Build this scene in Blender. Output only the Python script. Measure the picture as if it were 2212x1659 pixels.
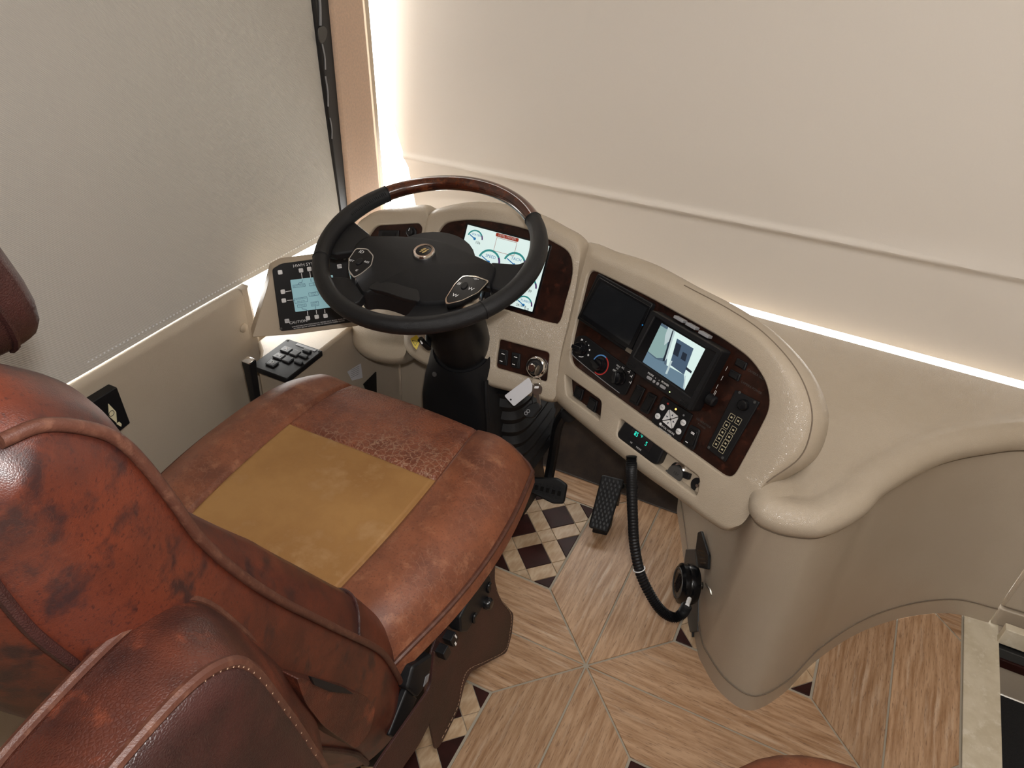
import bpy, bmesh, math, random
from mathutils import Vector, Matrix
from mathutils.geometry import delaunay_2d_cdt
random.seed(7)
for o in list(bpy.data.objects): bpy.data.objects.remove(o)
SC = bpy.context.scene; COL = SC.collection
V3 = Vector
# ---------------------------------------------------------------- camera
IW, IH, FPX = 2212, 1659, 1700.43
CAM = V3((0.23207, -1.05543, 1.54857)); YAW, PIT, ROL = 0.411084, 0.937262, 0.067479
RM = Matrix.Rotation(YAW, 3, 'Z') @ Matrix.Rotation(PIT, 3, 'X') @ Matrix.Rotation(ROL, 3, 'Z')
cd = bpy.data.cameras.new('camera'); co = bpy.data.objects.new('camera', cd); COL.objects.link(co)
co.matrix_world = Matrix.Translation(CAM) @ RM.to_4x4()
cd.sensor_fit = 'HORIZONTAL'; cd.sensor_width = 36; cd.lens = FPX / IW * 36; cd.clip_start = .01
SC.camera = co
# ---------------------------------------------------------------- light
wd = bpy.data.worlds.new('world'); SC.world = wd; wd.use_nodes = True
bg = wd.node_tree.nodes['Background']; bg.inputs[0].default_value = (1, .985, .94, 1); bg.inputs[1].default_value = 10.0
SC.view_settings.view_transform = 'Standard'; SC.view_settings.look = 'None'
SC.view_settings.gamma = 1; SC.view_settings.use_curve_mapping = False; SC.view_settings.exposure = -0.13
def area(name, loc, target, size, power, col=(1, 1, 1), sy=None):
    l = bpy.data.lights.new(name, 'AREA'); l.energy = power; l.size = size; l.color = col
    if sy: l.shape = 'RECTANGLE'; l.size_y = sy
    o = bpy.data.objects.new(name, l); COL.objects.link(o); o.location = loc
    o.rotation_euler = (V3(target) - V3(loc)).to_track_quat('-Z', 'Y').to_euler(); return o
# the photographer's flash, just above the lens, and two ceiling lamps of the coach
area('camera_flash', CAM + RM @ V3((.02, .07, .03)), CAM + RM @ V3((.0, .0, -2)), .04, 9.5, (1, .975, .955))
area('ceiling_lamp_light', (.55, -.40, 2.07), (.55, -.40, 0), .40, 11, (1, .97, .94), .9)
area('ceiling_lamp_light', (.35, -1.9, 2.07), (.35, -1.9, 0), .40, 9, (1, .95, .89), .9)
# ---------------------------------------------------------------- helpers
def ray(x, y): return RM @ V3(((x - IW / 2) / FPX, -(y - IH / 2) / FPX, -1))
def hit(q, O, n):
    d = ray(*q); return CAM + d * ((V3(O) - CAM).dot(n) / d.dot(n))
def atz(x, y, z): return hit((x, y), (0, 0, z), V3((0, 0, 1)))
def atx(x, y, v): return hit((x, y), (v, 0, 0), V3((1, 0, 0)))
def aty(x, y, v): return hit((x, y), (0, v, 0), V3((0, 1, 0)))
class Frame:
    def __init__(s, O, n, u):
        s.n = V3(n).normalized(); u = V3(u); s.u = (u - s.n * u.dot(s.n)).normalized(); s.v = s.n.cross(s.u); s.O = V3(O)
    def uv(s, q, h=0):
        p = hit(q, s.O + s.n * h, s.n) - s.O; return (p.dot(s.u), p.dot(s.v))
    def pt(s, a, h=0): return s.O + s.u * a[0] + s.v * a[1] + s.n * h
    def px(s, q, h=0): return s.pt(s.uv(q, h), h)
    def off(s, h): return Frame(s.O + s.n * h, s.n, s.u)
WL = {}
def link(o, parent, c):
    COL.objects.link(o); WL[o.name] = V3(c)
    if parent: o.parent = parent; o.location = V3(c) - WL[parent.name]
    else: o.location = c
    return o
def tag(o, label=None, cat=None, group=None, kind=None):
    if label: o['label'] = label
    if cat: o['category'] = cat
    if group: o['group'] = group
    if kind: o['kind'] = kind
    return o
def thing(name, label, cat, loc, group=None, kind=None):
    o = bpy.data.objects.new(name, None); o.empty_display_size = .05
    link(o, None, loc); return tag(o, label, cat, group, kind)
def mk(name, VF, mat, parent=None, smooth=True, ang=40, bev=0, seg=2, label=None):
    V, F = VF; V = [V3(v) for v in V]
    lo = [min(v[i] for v in V) for i in range(3)]; hi = [max(v[i] for v in V) for i in range(3)]
    c = V3(((lo[0] + hi[0]) / 2, (lo[1] + hi[1]) / 2, lo[2]))
    me = bpy.data.meshes.new(name); me.from_pydata([v - c for v in V], [], F); 
    bm = bmesh.new(); bm.from_mesh(me); bmesh.ops.recalc_face_normals(bm, faces=bm.faces); bm.to_mesh(me); bm.free()
    me.materials.append(mat)
    if smooth:
        me.polygons.foreach_set('use_smooth', [True] * len(me.polygons)); me.set_sharp_from_angle(angle=math.radians(ang))
    o = bpy.data.objects.new(name, me); link(o, parent, c)
    if bev:
        m = o.modifiers.new('bevel', 'BEVEL'); m.width = bev; m.segments = seg; m.limit_method = 'ANGLE'; m.angle_limit = math.radians(35)
        m.harden_normals = False
    if label: o['label'] = label
    return o
def join(*L):
    V, F = [], []
    for v, f in L:
        n = len(V); V += list(v); F += [[i + n for i in q] for q in f]
    return V, F
def loft(loops, closed=True, cap0=True, cap1=True):
    n = len(loops[0]); V = [p for l in loops for p in l]; F = []
    for i in range(len(loops) - 1):
        for j in range(n if closed else n - 1):
            k = (j + 1) % n; F.append([i * n + j, i * n + k, (i + 1) * n + k, (i + 1) * n + j])
    if closed and cap0: F.append(list(range(n))[::-1])
    if closed and cap1: F.append([(len(loops) - 1) * n + j for j in range(n)])
    return V, F
def prism(poly, d, taper=1.0):
    d = V3(d); P = [V3(p) for p in poly]
    if taper != 1:
        c = sum(P, V3()) / len(P); Q = [c + (p - c) * taper + d for p in P]
    else: Q = [p + d for p in P]
    return loft([P, Q])
def box(x0, x1, y0, y1, z0, z1):
    return prism([(x0, y0, z0), (x1, y0, z0), (x1, y1, z0), (x0, y1, z0)], (0, 0, z1 - z0))
def rp(pts, r, seg=5):
    out = []; n = len(pts)
    for i in range(n):
        a, b, c = Vector(pts[i - 1]), Vector(pts[i]), Vector(pts[(i + 1) % n])
        d1, d2 = a - b, c - b; k = min(r, d1.length * .48, d2.length * .48)
        p, q = b + d1.normalized() * k, b + d2.normalized() * k
        for s in range(seg + 1):
            t = s / seg; out.append(tuple(p * (1 - t) ** 2 + b * 2 * t * (1 - t) + q * t * t))
    return out
def cr(p0, p1, p2, p3, t):
    return (p1 * 2 + (p2 - p0) * t + (p0 * 2 - p1 * 5 + p2 * 4 - p3) * t * t + (p1 * 3 - p0 - p2 * 3 + p3) * t * t * t) * .5
def spl(pts, m, closed=False):
    P = [Vector(p) for p in pts]; n = len(P); out = []
    if closed:
        for i in range(n):
            for k in range(m): out.append(cr(P[i - 1], P[i], P[(i + 1) % n], P[(i + 2) % n], k / m))
    else:
        Q = [P[0] * 2 - P[1]] + P + [P[-1] * 2 - P[-2]]
        for i in range(n - 1):
            for k in range(m): out.append(cr(Q[i], Q[i + 1], Q[i + 2], Q[i + 3], k / m))
        out.append(P[-1])
    return out
def tube(path, r, seg=10, closed=False, rfun=None, up=None):
    P = [V3(p) for p in path]; n = len(P); loops = []; prev = None
    for i in range(n):
        if closed: t = P[(i + 1) % n] - P[i - 1]
        else: t = P[min(i + 1, n - 1)] - P[max(i - 1, 0)]
        t.normalize()
        a = prev if prev is not None else (V3((0, 0, 1)) if abs(t.z) < .9 else V3((1, 0, 0)))
        a = (a - t * a.dot(t)).normalized(); prev = a; b = t.cross(a)
        rr = rfun(i / (n - 1), i) if rfun else r
        loops.append([P[i] + (a * math.cos(2 * math.pi * k / seg) + b * math.sin(2 * math.pi * k / seg)) * rr for k in range(seg)])
    if closed: loops.append(loops[0]); return loft(loops, True, False, False)
    return loft(loops)
def lathe(c, ax, prof, seg=28, ref=(1, 0, 0)):
    ax = V3(ax).normalized(); a = V3(ref); a = (a - ax * a.dot(ax)).normalized(); b = ax.cross(a); c = V3(c)
    return loft([[c + ax * h + (a * math.cos(2 * math.pi * k / seg) + b * math.sin(2 * math.pi * k / seg)) * max(r, 1e-5) for k in range(seg)] for r, h in prof])
def patch(ctrl, m=6):
    rows = [spl(r, m) for r in ctrl]; cols = list(zip(*rows)); cols = [spl(c, m) for c in cols]
    return [list(r) for r in zip(*cols)]
def gridmesh(G, thick=None):
    V, F = loft(G, False)
    if thick is None: return V, F
    n = len(G[0]); m = len(G); V = [V3(v) for v in V]; t = V3(thick); N = len(V)
    W = V + [v + t for v in V]; F2 = F + [[i + N for i in f[::-1]] for f in F]
    for j in range(n - 1):
        for r in (0, (m - 1) * n): F2.append([r + j, r + j + 1, r + j + 1 + N, r + j + N])
    for i in range(m - 1):
        for r in (0, n - 1): F2.append([i * n + r, (i + 1) * n + r, (i + 1) * n + r + N, i * n + r + N])
    return W, F2
def clip(poly, a, b, c):
    out = []; n = len(poly)
    for i in range(n):
        p, q = poly[i], poly[(i + 1) % n]; dp = a * p[0] + b * p[1] - c; dq = a * q[0] + b * q[1] - c
        if dp <= 0: out.append(p)
        if (dp < 0 < dq) or (dq < 0 < dp):
            t = dp / (dp - dq); out.append((p[0] + (q[0] - p[0]) * t, p[1] + (q[1] - p[1]) * t))
    return out
def inset(poly, d):
    A = sum(poly[i][0] * poly[(i + 1) % len(poly)][1] - poly[(i + 1) % len(poly)][0] * poly[i][1] for i in range(len(poly)))
    P = poly if A > 0 else poly[::-1]; out = P[:]
    for i in range(len(P)):
        p, q = P[i], P[(i + 1) % len(P)]; dx, dy = q[0] - p[0], q[1] - p[1]; L = math.hypot(dx, dy)
        if L < 1e-6: continue
        nx, ny = dy / L, -dx / L
        out = clip(out, nx, ny, nx * p[0] + ny * p[1] - d)
        if len(out) < 3: return []
    return out
def facefill(fr, outer, holes, h=0):
    pts = []; edges = []
    for L in [outer] + holes:
        s = len(pts); pts += [Vector(p) for p in L]; edges += [(s + i, s + (i + 1) % len(L)) for i in range(len(L))]
    r = delaunay_2d_cdt(pts, edges, [], 1, 1e-7); vs, fs = r[0], r[2]
    def inside(p, L):
        c = False; n = len(L)
        for i in range(n):
            a, b = L[i], L[i - 1]
            if (a[1] > p[1]) != (b[1] > p[1]) and p[0] < (b[0] - a[0]) * (p[1] - a[1]) / (b[1] - a[1]) + a[0]: c = not c
        return c
    F = []
    for f in fs:
        g = sum((vs[i] for i in f), Vector((0, 0))) / len(f)
        if inside(g, outer) and not any(inside(g, H) for H in holes): F.append(list(f))
    return [fr.pt(v, h) for v in vs], F
def scl(L, k, c=None):
    c = c or (sum(p[0] for p in L) / len(L), sum(p[1] for p in L) / len(L))
    return [(c[0] + (p[0] - c[0]) * k, c[1] + (p[1] - c[1]) * k) for p in L]
def plate(fr, L, h0, h1):      # closed 2D outline -> slab between heights
    return loft([[fr.pt(p, h0) for p in L], [fr.pt(p, h1) for p in L]])
def pp(fr, pxs, r, h0, h1):    # pixel outline on a frame -> rounded slab
    return plate(fr, rp([fr.uv(q, h1) for q in pxs], r), h0, h1)
def rect(fr, c, w, h, r, h0, h1):
    return plate(fr, rp([(c[0] - w / 2, c[1] - h / 2), (c[0] + w / 2, c[1] - h / 2), (c[0] + w / 2, c[1] + h / 2), (c[0] - w / 2, c[1] + h / 2)], r), h0, h1)
def arc(fr, c, r0, r1, a0, a1, h0, h1, n=20):
    A = [math.radians(a0 + (a1 - a0) * i / n) for i in range(n + 1)]
    L = [(c[0] + math.cos(a) * r1, c[1] + math.sin(a) * r1) for a in A] + [(c[0] + math.cos(a) * r0, c[1] + math.sin(a) * r0) for a in reversed(A)]
    V = [fr.pt(p, h1) for p in L]; N = len(L); return V, [[i, i + 1, N - 2 - i, N - 1 - i] for i in range(n)]
def bar(fr, a, b, w, h):
    a, b = Vector(a), Vector(b); d = (b - a).normalized(); p = Vector((-d.y, d.x)) * w / 2
    return [fr.pt(a - p, h), fr.pt(b - p, h), fr.pt(b + p, h), fr.pt(a + p, h)], [[0, 1, 2, 3]]
def disc(fr, c, r, h, n=18):
    return [fr.pt((c[0] + math.cos(2 * math.pi * i / n) * r, c[1] + math.sin(2 * math.pi * i / n) * r), h) for i in range(n)], [list(range(n))]
def text(fr, s, c, size, h, rot=0, sx=1.0):
    cu = bpy.data.curves.new('t', 'FONT'); cu.body = s; cu.size = size; cu.align_x = 'CENTER'; cu.align_y = 'CENTER'; cu.resolution_u = 2
    o = bpy.data.objects.new('t', cu); COL.objects.link(o)
    me = bpy.data.meshes.new_from_object(o.evaluated_get(bpy.context.evaluated_depsgraph_get()))
    cs, sn = math.cos(rot), math.sin(rot)
    V = [fr.pt((c[0] + (v.co.x * cs * sx - v.co.y * sn), c[1] + (v.co.x * sn * sx + v.co.y * cs)), h) for v in me.vertices]; F = [list(p.vertices) for p in me.polygons]
    bpy.data.objects.remove(o); bpy.data.curves.remove(cu); bpy.data.meshes.remove(me); return V, F
# ---------------------------------------------------------------- materials
def mat(name, c, rough=.5, metal=0, c2=None, ns=20, nsc=(1, 1, 1), lo=.4, hi=.6, bump=0, bs=200, bt='noise', coat=0, emit=0, spec=.5, c3=None, ns3=60, rvar=0, var=0, sheen=0, detail=6, c4=None, ns4=260, crack=None, t3=(.55, .72)):
    m = bpy.data.materials.new(name); m.use_nodes = True; N = m.node_tree.nodes; L = m.node_tree.links; b = N['Principled BSDF']
    S = lambda k, v: b.inputs[k].__setattr__('default_value', v)
    S('Base Color', (*[v * .2 for v in c], 1) if emit else (*c, 1)); S('Roughness', rough); S('Metallic', metal); S('Coat Weight', coat); S('Coat Roughness', .08); S('Specular IOR Level', spec); S('Sheen Weight', sheen)
    if emit: S('Emission Color', (*c, 1)); S('Emission Strength', emit)
    tc = N.new('ShaderNodeTexCoord'); mp = N.new('ShaderNodeMapping'); L.new(tc.outputs['Object'], mp.inputs[0]); mp.inputs['Scale'].default_value = nsc
    def noise(sc, src, det=detail):
        n = N.new('ShaderNodeTexNoise'); n.inputs['Scale'].default_value = sc; n.inputs['Detail'].default_value = det; n.inputs['Roughness'].default_value = .62; L.new(src, n.inputs['Vector']); return n
    last = None
    if c2:
        n = noise(ns, mp.outputs[0]); r = N.new('ShaderNodeMapRange'); r.inputs[1].default_value = lo; r.inputs[2].default_value = hi; L.new(n.outputs[0], r.inputs[0])
        x = N.new('ShaderNodeMix'); x.data_type = 'RGBA'; L.new(r.outputs[0], x.inputs[0]); x.inputs[6].default_value = (*c, 1); x.inputs[7].default_value = (*c2, 1); last = x.outputs[2]
        if c3:
            n3 = noise(ns3, mp.outputs[0]); r3 = N.new('ShaderNodeMapRange'); r3.inputs[1].default_value = t3[0]; r3.inputs[2].default_value = t3[1]; L.new(n3.outputs[0], r3.inputs[0])
            y = N.new('ShaderNodeMix'); y.data_type = 'RGBA'; L.new(r3.outputs[0], y.inputs[0]); L.new(last, y.inputs[6]); y.inputs[7].default_value = (*c3, 1); last = y.outputs[2]
        if c4:
            n4 = noise(ns4, mp.outputs[0], 2); r4 = N.new('ShaderNodeMapRange'); r4.inputs[1].default_value = .56; r4.inputs[2].default_value = .70; r4.inputs[4].default_value = .75; L.new(n4.outputs[0], r4.inputs[0])
            y = N.new('ShaderNodeMix'); y.data_type = 'RGBA'; L.new(r4.outputs[0], y.inputs[0]); L.new(last, y.inputs[6]); y.inputs[7].default_value = (*c4, 1); last = y.outputs[2]
        if crack:
            dn = noise(45, tc.outputs['Object'], 2); ad = N.new('ShaderNodeVectorMath'); ad.operation = 'MULTIPLY_ADD'; ad.inputs[1].default_value = (.03, .03, .03); L.new(dn.outputs['Color'], ad.inputs[0]); L.new(tc.outputs['Object'], ad.inputs[2])
            vo = N.new('ShaderNodeTexVoronoi'); vo.feature = 'DISTANCE_TO_EDGE'; vo.inputs['Scale'].default_value = crack[1]; L.new(ad.outputs[0], vo.inputs['Vector'])
            rk = N.new('ShaderNodeMapRange'); rk.inputs[1].default_value = .0; rk.inputs[2].default_value = crack[2]; rk.inputs[3].default_value = crack[3]; rk.inputs[4].default_value = 0; L.new(vo.outputs['Distance'], rk.inputs[0])
            ms = noise(crack[4], tc.outputs['Object'], 2); mm = N.new('ShaderNodeMapRange'); mm.inputs[1].default_value = .42; mm.inputs[2].default_value = .6; L.new(ms.outputs[0], mm.inputs[0])
            mu = N.new('ShaderNodeMath'); mu.operation = 'MULTIPLY'; L.new(rk.outputs[0], mu.inputs[0]); L.new(mm.outputs[0], mu.inputs[1])
            y = N.new('ShaderNodeMix'); y.data_type = 'RGBA'; L.new(mu.outputs[0], y.inputs[0]); L.new(last, y.inputs[6]); y.inputs[7].default_value = (*crack[0], 1); last = y.outputs[2]
        if rvar:
            rr = N.new('ShaderNodeMapRange'); rr.inputs[3].default_value = rough; rr.inputs[4].default_value = rough + rvar; L.new(n.outputs[0], rr.inputs[0]); L.new(rr.outputs[0], b.inputs['Roughness'])
    if var and last:
        oi = N.new('ShaderNodeObjectInfo'); hs = N.new('ShaderNodeHueSaturation'); mr = N.new('ShaderNodeMapRange'); mr.inputs[3].default_value = 1 - var; mr.inputs[4].default_value = 1 + var
        L.new(oi.outputs['Random'], mr.inputs[0]); L.new(mr.outputs[0], hs.inputs['Value']); L.new(last, hs.inputs['Color']); last = hs.outputs[0]
    if last: L.new(last, b.inputs['Base Color'])
    if bump:
        if bt == 'voronoi':
            n = N.new('ShaderNodeTexVoronoi'); n.feature = 'DISTANCE_TO_EDGE'; n.inputs['Scale'].default_value = bs; L.new(tc.outputs['Object'], n.inputs['Vector'])
            q = N.new('ShaderNodeMapRange'); q.inputs[2].default_value = .25; L.new(n.outputs['Distance'], q.inputs[0]); out = q.outputs[0]
        elif bt == 'weave':
            n = N.new('ShaderNodeTexWave'); n.wave_type = 'BANDS'; n.bands_direction = 'DIAGONAL'; n.inputs['Scale'].default_value = bs; n.inputs['Distortion'].default_value = .6; L.new(tc.outputs['Object'], n.inputs['Vector']); out = n.outputs['Fac']
        else:
            out = noise(bs, mp.outputs[0] if bt == 'grain' else tc.outputs['Object'], 3).outputs[0]
        bp = N.new('ShaderNodeBump'); bp.inputs['Strength'].default_value = bump; bp.inputs['Distance'].default_value = .001; L.new(out, bp.inputs['Height']); L.new(bp.outputs[0], b.inputs['Normal'])
    return m
M = {}
M['vinyl'] = mat('beige_vinyl', (.44, .37, .285), .25, bump=.35, bs=420, bt='voronoi', c2=(.42, .35, .265), ns=6)
M['vinyl_matte'] = mat('beige_panel', (.46, .39, .305), .34, bump=.25, bs=420, bt='voronoi', c2=(.44, .37, .285), ns=5)
M['beige_plain'] = mat('beige_plastic', (.45, .37, .275), .45)
M['vinyl_seam'] = mat('dark_brown_seam_thread', (.16, .12, .085), .7)  # plain dark brown colour of the vinyl seams
M['ceiling'] = mat('ceiling_fabric', (.62, .57, .48), .9)
M['carpet'] = mat('brown_carpet', (.040, .025, .017), .95, c2=(.022, .014, .010), ns=18, bump=1.0, bs=700, sheen=.3)
M['pillar'] = mat('tan_carpeted_trim', (.60, .42, .30), .95, c2=(.53, .38, .28), ns=160, bump=.6, bs=800, sheen=.2)
M['rubber'] = mat('black_rubber', (.008, .008, .009), .4)
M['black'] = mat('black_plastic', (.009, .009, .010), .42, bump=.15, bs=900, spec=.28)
M['black_gloss'] = mat('glossy_black_plastic', (.006, .006, .007), .2, spec=.35)
M['black_soft'] = mat('black_leather', (.009, .009, .010), .40, bump=.3, bs=900, bt='voronoi', spec=.3)
M['charcoal'] = mat('charcoal_pad', (.009, .009, .010), .5, bump=.3, bs=1200, spec=.22)
M['key_grey'] = mat('smoked_key_plastic', (.05, .055, .06), .25)
M['dark_grey'] = mat('dark_grey_metal', (.07, .068, .065), .45, .3)
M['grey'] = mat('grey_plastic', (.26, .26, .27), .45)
M['chrome'] = mat('chrome', (.85, .85, .86), .09, 1)
M['steel'] = mat('worn_steel', (.45, .42, .37), .28, 1)
M['gold'] = mat('gold_print', (.50, .36, .15), .5, .3); M['pale_gold'] = mat('pale_gold_print', (.42, .37, .24), .6)
M['burl'] = mat('dark_burl_wood', (.030, .010, .006), .3, spec=.25, c2=(.010, .004, .003), ns=26, lo=.35, hi=.65, c3=(.055, .016, .009), ns3=70, coat=.1)
M['rim_wood'] = mat('glossy_rim_burl', (.085, .020, .008), .2, c2=(.022, .006, .004), ns=34, lo=.38, hi=.62, c3=(.15, .042, .014), ns3=60, coat=1)
M['leather'] = mat('cracked_red_brown_leather', (.108, .023, .011), .29, c2=(.046, .012, .008), ns=8, lo=.40, hi=.62, c3=(.030, .011, .010), ns3=26, t3=(.52, .64), c4=(.03, .008, .007), ns4=330, crack=((.13, .036, .02), 70, .05, .3, 14), bump=.12, bs=620, bt='voronoi', rvar=.15)
M['leather_seat'] = mat('worn_brown_leather', (.235, .078, .037), .34, c2=(.125, .040, .021), ns=11, lo=.4, hi=.66, c3=(.30, .125, .066), ns3=26, c4=(.10, .033, .019), ns4=300, crack=((.24, .11, .065), 60, .05, .6, 9), bump=.12, bs=600, bt='voronoi', rvar=.12)
M['leather_crack'] = mat('heavily_creased_leather', (.23, .072, .034), .44, c2=(.14, .042, .022), ns=16, lo=.4, hi=.62, c3=(.22, .08, .045), ns3=55, c4=(.08, .022, .013), ns4=300, crack=((.34, .20, .13), 75, .09, .85, 5), bump=.5, bs=150, bt='voronoi')
M['leather_dark'] = mat('dark_plum_leather', (.042, .013, .011), .4, c2=(.022, .009, .008), ns=12, lo=.4, hi=.62, bump=.3, bs=380, bt='voronoi')
M['leather_arm'] = mat('dark_stained_leather', (.085, .022, .012), .34, c2=(.028, .010, .008), ns=9, lo=.36, hi=.62, c3=(.19, .045, .02), ns3=16, bump=.3, bs=340, bt='voronoi')
M['stain'] = mat('faded_yellow_leather', (.24, .12, .024), .4, c2=(.15, .045, .016), ns=30, bump=.25, bs=340, bt='voronoi')
M['tan'] = mat('tan_suede_leather', (.335, .175, .055), .62, c2=(.27, .13, .038), ns=7, lo=.4, hi=.62, c3=(.37, .21, .085), ns3=14, bump=.15, bs=500)
M['piping'] = mat('worn_piping_leather', (.075, .026, .016), .45, c2=(.14, .06, .037), ns=90, lo=.5, hi=.75, bump=.4, bs=500)
M['thread'] = mat('stitching_thread', (.26, .16, .10), .8)
def plankmat(name, nsc):
    return mat(name, (.47, .30, .18), .42, c2=(.29, .155, .075), ns=.55, nsc=nsc, lo=.40, hi=.64, c3=(.54, .40, .285), ns3=.4, c4=(.17, .09, .05), ns4=3.2, bump=.18, bs=3, bt='grain', var=.1, detail=9)
M['plank_x'] = plankmat('wood_look_tile_across', (13, 150, 9)); M['plank_y'] = plankmat('wood_look_tile_along', (150, 13, 9))
M['strip'] = mat('light_wood_tile', (.52, .38, .245), .42, c2=(.40, .265, .155), ns=1, nsc=(75, 25, 9), var=.12, bump=.15, bs=3, bt='grain')
M['mahogany'] = mat('dark_mahogany_tile', (.036, .010, .008), .45, c2=(.026, .008, .006), ns=30, var=.15, spec=.2)
M['grout'] = mat('grey_grout', (.34, .30, .235), .85, bump=.4, bs=600)
M['stone'] = mat('cream_stone', (.66, .59, .46), .32, c2=(.56, .49, .36), ns=22, lo=.4, hi=.66, c3=(.72, .66, .55), ns3=50)
M['mat'] = mat('black_ribbed_mat', (.012, .012, .013), .8, bump=1, bs=350, bt='voronoi')
M['white'] = mat('white_print', (.78, .78, .78), .5)
M['card'] = mat('white_card', (.62, .62, .65), .5)
M['yellow'] = mat('yellow_label', (.75, .58, .02), .5)
M['cream'] = mat('cream_print', (.72, .66, .44), .5)
M['blue'] = mat('blue_print', (.10, .28, .62), .5); M['red'] = mat('red_print', (.50, .035, .03), .5)
M['lcd'] = mat('lcd_glow', (.36, .62, .66), .3, emit=.55); M['lcd_ink'] = mat('lcd_ink', (.02, .06, .16), .5)
M['disp'] = mat('display_glow', (.80, .96, .92), .3, emit=.85)
def em(n, c, s=.8): return mat(n, c, .4, emit=s)
M['d_teal'] = em('display_teal', (.05, .42, .40), .5); M['d_blue'] = em('display_blue', (.02, .22, .55), .6); M['d_ink'] = mat('display_ink', (.012, .02, .05), .5)
M['d_red'] = em('display_red', (.50, .05, .02), .5); M['d_pur'] = em('display_purple', (.10, .03, .18), .5)
M['vfd'] = em('green_digits', (.03, .85, .62), 1.3); M['led'] = em('amber_led', (.9, .55, .15), 2.0); M['led_g'] = em('green_led', (.7, .9, .35), 2.0)
for k, c, s in (('m_sky', (.72, .90, .86), .9), ('m_road', (.22, .36, .48), .5), ('m_slab', (.10, .17, .27), .5), ('m_coach', (.14, .23, .32), .45), ('m_win', (.36, .56, .55), .6), ('m_dark', (.03, .05, .09), .3), ('m_lite', (.62, .76, .78), .7)):
    M[k] = em('monitor_' + k[2:], c, s)
M['screen_off'] = mat('dark_screen', (.012, .013, .015), .09)
def shade_mat(name, c, tl, bt, bs, bump):
    m = mat(name, c, .85, bump=bump, bs=bs, bt=bt); N = m.node_tree.nodes; L = m.node_tree.links
    t = N.new('ShaderNodeBsdfTranslucent'); t.inputs[0].default_value = (*c, 1); x = N.new('ShaderNodeMixShader'); x.inputs[0].default_value = tl
    L.new(N['Principled BSDF'].outputs[0], x.inputs[1]); L.new(t.outputs[0], x.inputs[2]); L.new(x.outputs[0], N['Material Output'].inputs[0]); return m
M['shade_f'] = shade_mat('windshield_shade_cloth', (.70, .645, .58), .05, 'noise', 160, .35)
M['shade_s'] = shade_mat('side_shade_cloth', (.53, .50, .455), .05, 'weave', 160, .45)
def glassmat():
    m = bpy.data.materials.new('window_glass'); m.use_nodes = True; N = m.node_tree.nodes; L = m.node_tree.links; N.clear()
    o = N.new('ShaderNodeOutputMaterial'); a = N.new('ShaderNodeBsdfTransparent'); g = N.new('ShaderNodeBsdfGlossy'); g.inputs['Roughness'].default_value = .02
    x = N.new('ShaderNodeMixShader'); x.inputs[0].default_value = .06; L.new(a.outputs[0], x.inputs[1]); L.new(g.outputs[0], x.inputs[2]); L.new(x.outputs[0], o.inputs[0]); return m
M['glass'] = glassmat()
M['acrylic'] = mat('clear_acrylic', (.03, .03, .032), .06, .2)
# ---------------------------------------------------------------- the setting
def struct(name, VF, m, **k): return tag(mk(name, VF, m, **k), kind='structure')
XL = -.945
floor = struct('floor', box(-1.0, .778, -3.2, .80, -.05, -.0025), M['grout'], smooth=False)
GW, GS = .158, .314; PER = 2 * GW + GS; TH = .014
def fclip(p, x1=.776):
    for a, b, c in ((1, 0, x1), (-1, 0, .99), (0, 1, .79), (0, -1, 1.3)): 
        if len(p) > 2: p = clip(p, a, b, c)
    return p
def tile(name, poly, m, g=.0022, z=0):
    p = inset(fclip(poly), g)
    if len(p) < 3: return
    A = abs(sum(p[i][0] * p[(i + 1) % len(p)][1] - p[(i + 1) % len(p)][0] * p[i][1] for i in range(len(p)))) / 2
    if A < 1.2e-4: return
    mk(name, prism([(q[0], q[1], z - TH) for q in p], (0, 0, TH)), m, floor, smooth=False, bev=.0008, seg=1)
for i in range(-2, 2):
    for j in range(-2, 2):
        cx, cy = i * PER, j * PER
        for sgn in (1, -1):
            q = [(cx, cy), (cx + sgn * GW, cy + GW), (cx + sgn * GW, cy + PER - GW), (cx, cy + PER)]
            tile('plank', q, M['plank_y'], z=random.uniform(-.0006, .0004))
            q = [(cx, cy), (cx + GW, cy + sgn * GW), (cx + PER - GW, cy + sgn * GW), (cx + PER, cy)]
            tile('plank', q, M['plank_x'], z=random.uniform(-.0006, .0004))
        x0, y0 = cx + GW + .003, cy + GW + .003; x1, y1 = cx + GW + GS - .003, cy + GW + GS - .003
        if x1 < -.5 or x0 > .776 or y1 < -.6 or y0 > .7: continue
        mx, my = (x0 + x1) / 2, (y0 + y1) / 2; pit = .0785 * math.sqrt(2); ds = .049 * math.sqrt(2); st = pit - ds; k7 = math.sqrt(.5)
        def sq(a0, a1, b0, b1):
            p = [(mx + (a - b) * k7, my + (a + b) * k7) for a, b in ((a0, b0), (a1, b0), (a1, b1), (a0, b1))]
            for a, b, c in ((1, 0, x1), (-1, 0, -x0), (0, 1, y1), (0, -1, -y0)):
                if len(p) > 2: p = clip(p, a, b, c)
            return p
        for a in range(-3, 4):
            for b in range(-3, 4):
                ca, cb = a * pit, b * pit
                for nm, r, m in (('mahogany_tile', (ca - ds / 2, ca + ds / 2, cb - ds / 2, cb + ds / 2), M['mahogany']),
                                 ('strip_tile', (ca + ds / 2, ca + ds / 2 + st, cb - ds / 2, cb + ds / 2), M['strip']),
                                 ('strip_tile', (ca - ds / 2, ca + ds / 2, cb + ds / 2, cb + ds / 2 + st), M['strip']),
                                 ('corner_tile', (ca + ds / 2, ca + ds / 2 + st, cb + ds / 2, cb + ds / 2 + st), M['strip'])):
                    p = sq(*r)
                    if len(p) > 2: tile(nm, p, m, .0007)
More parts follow.
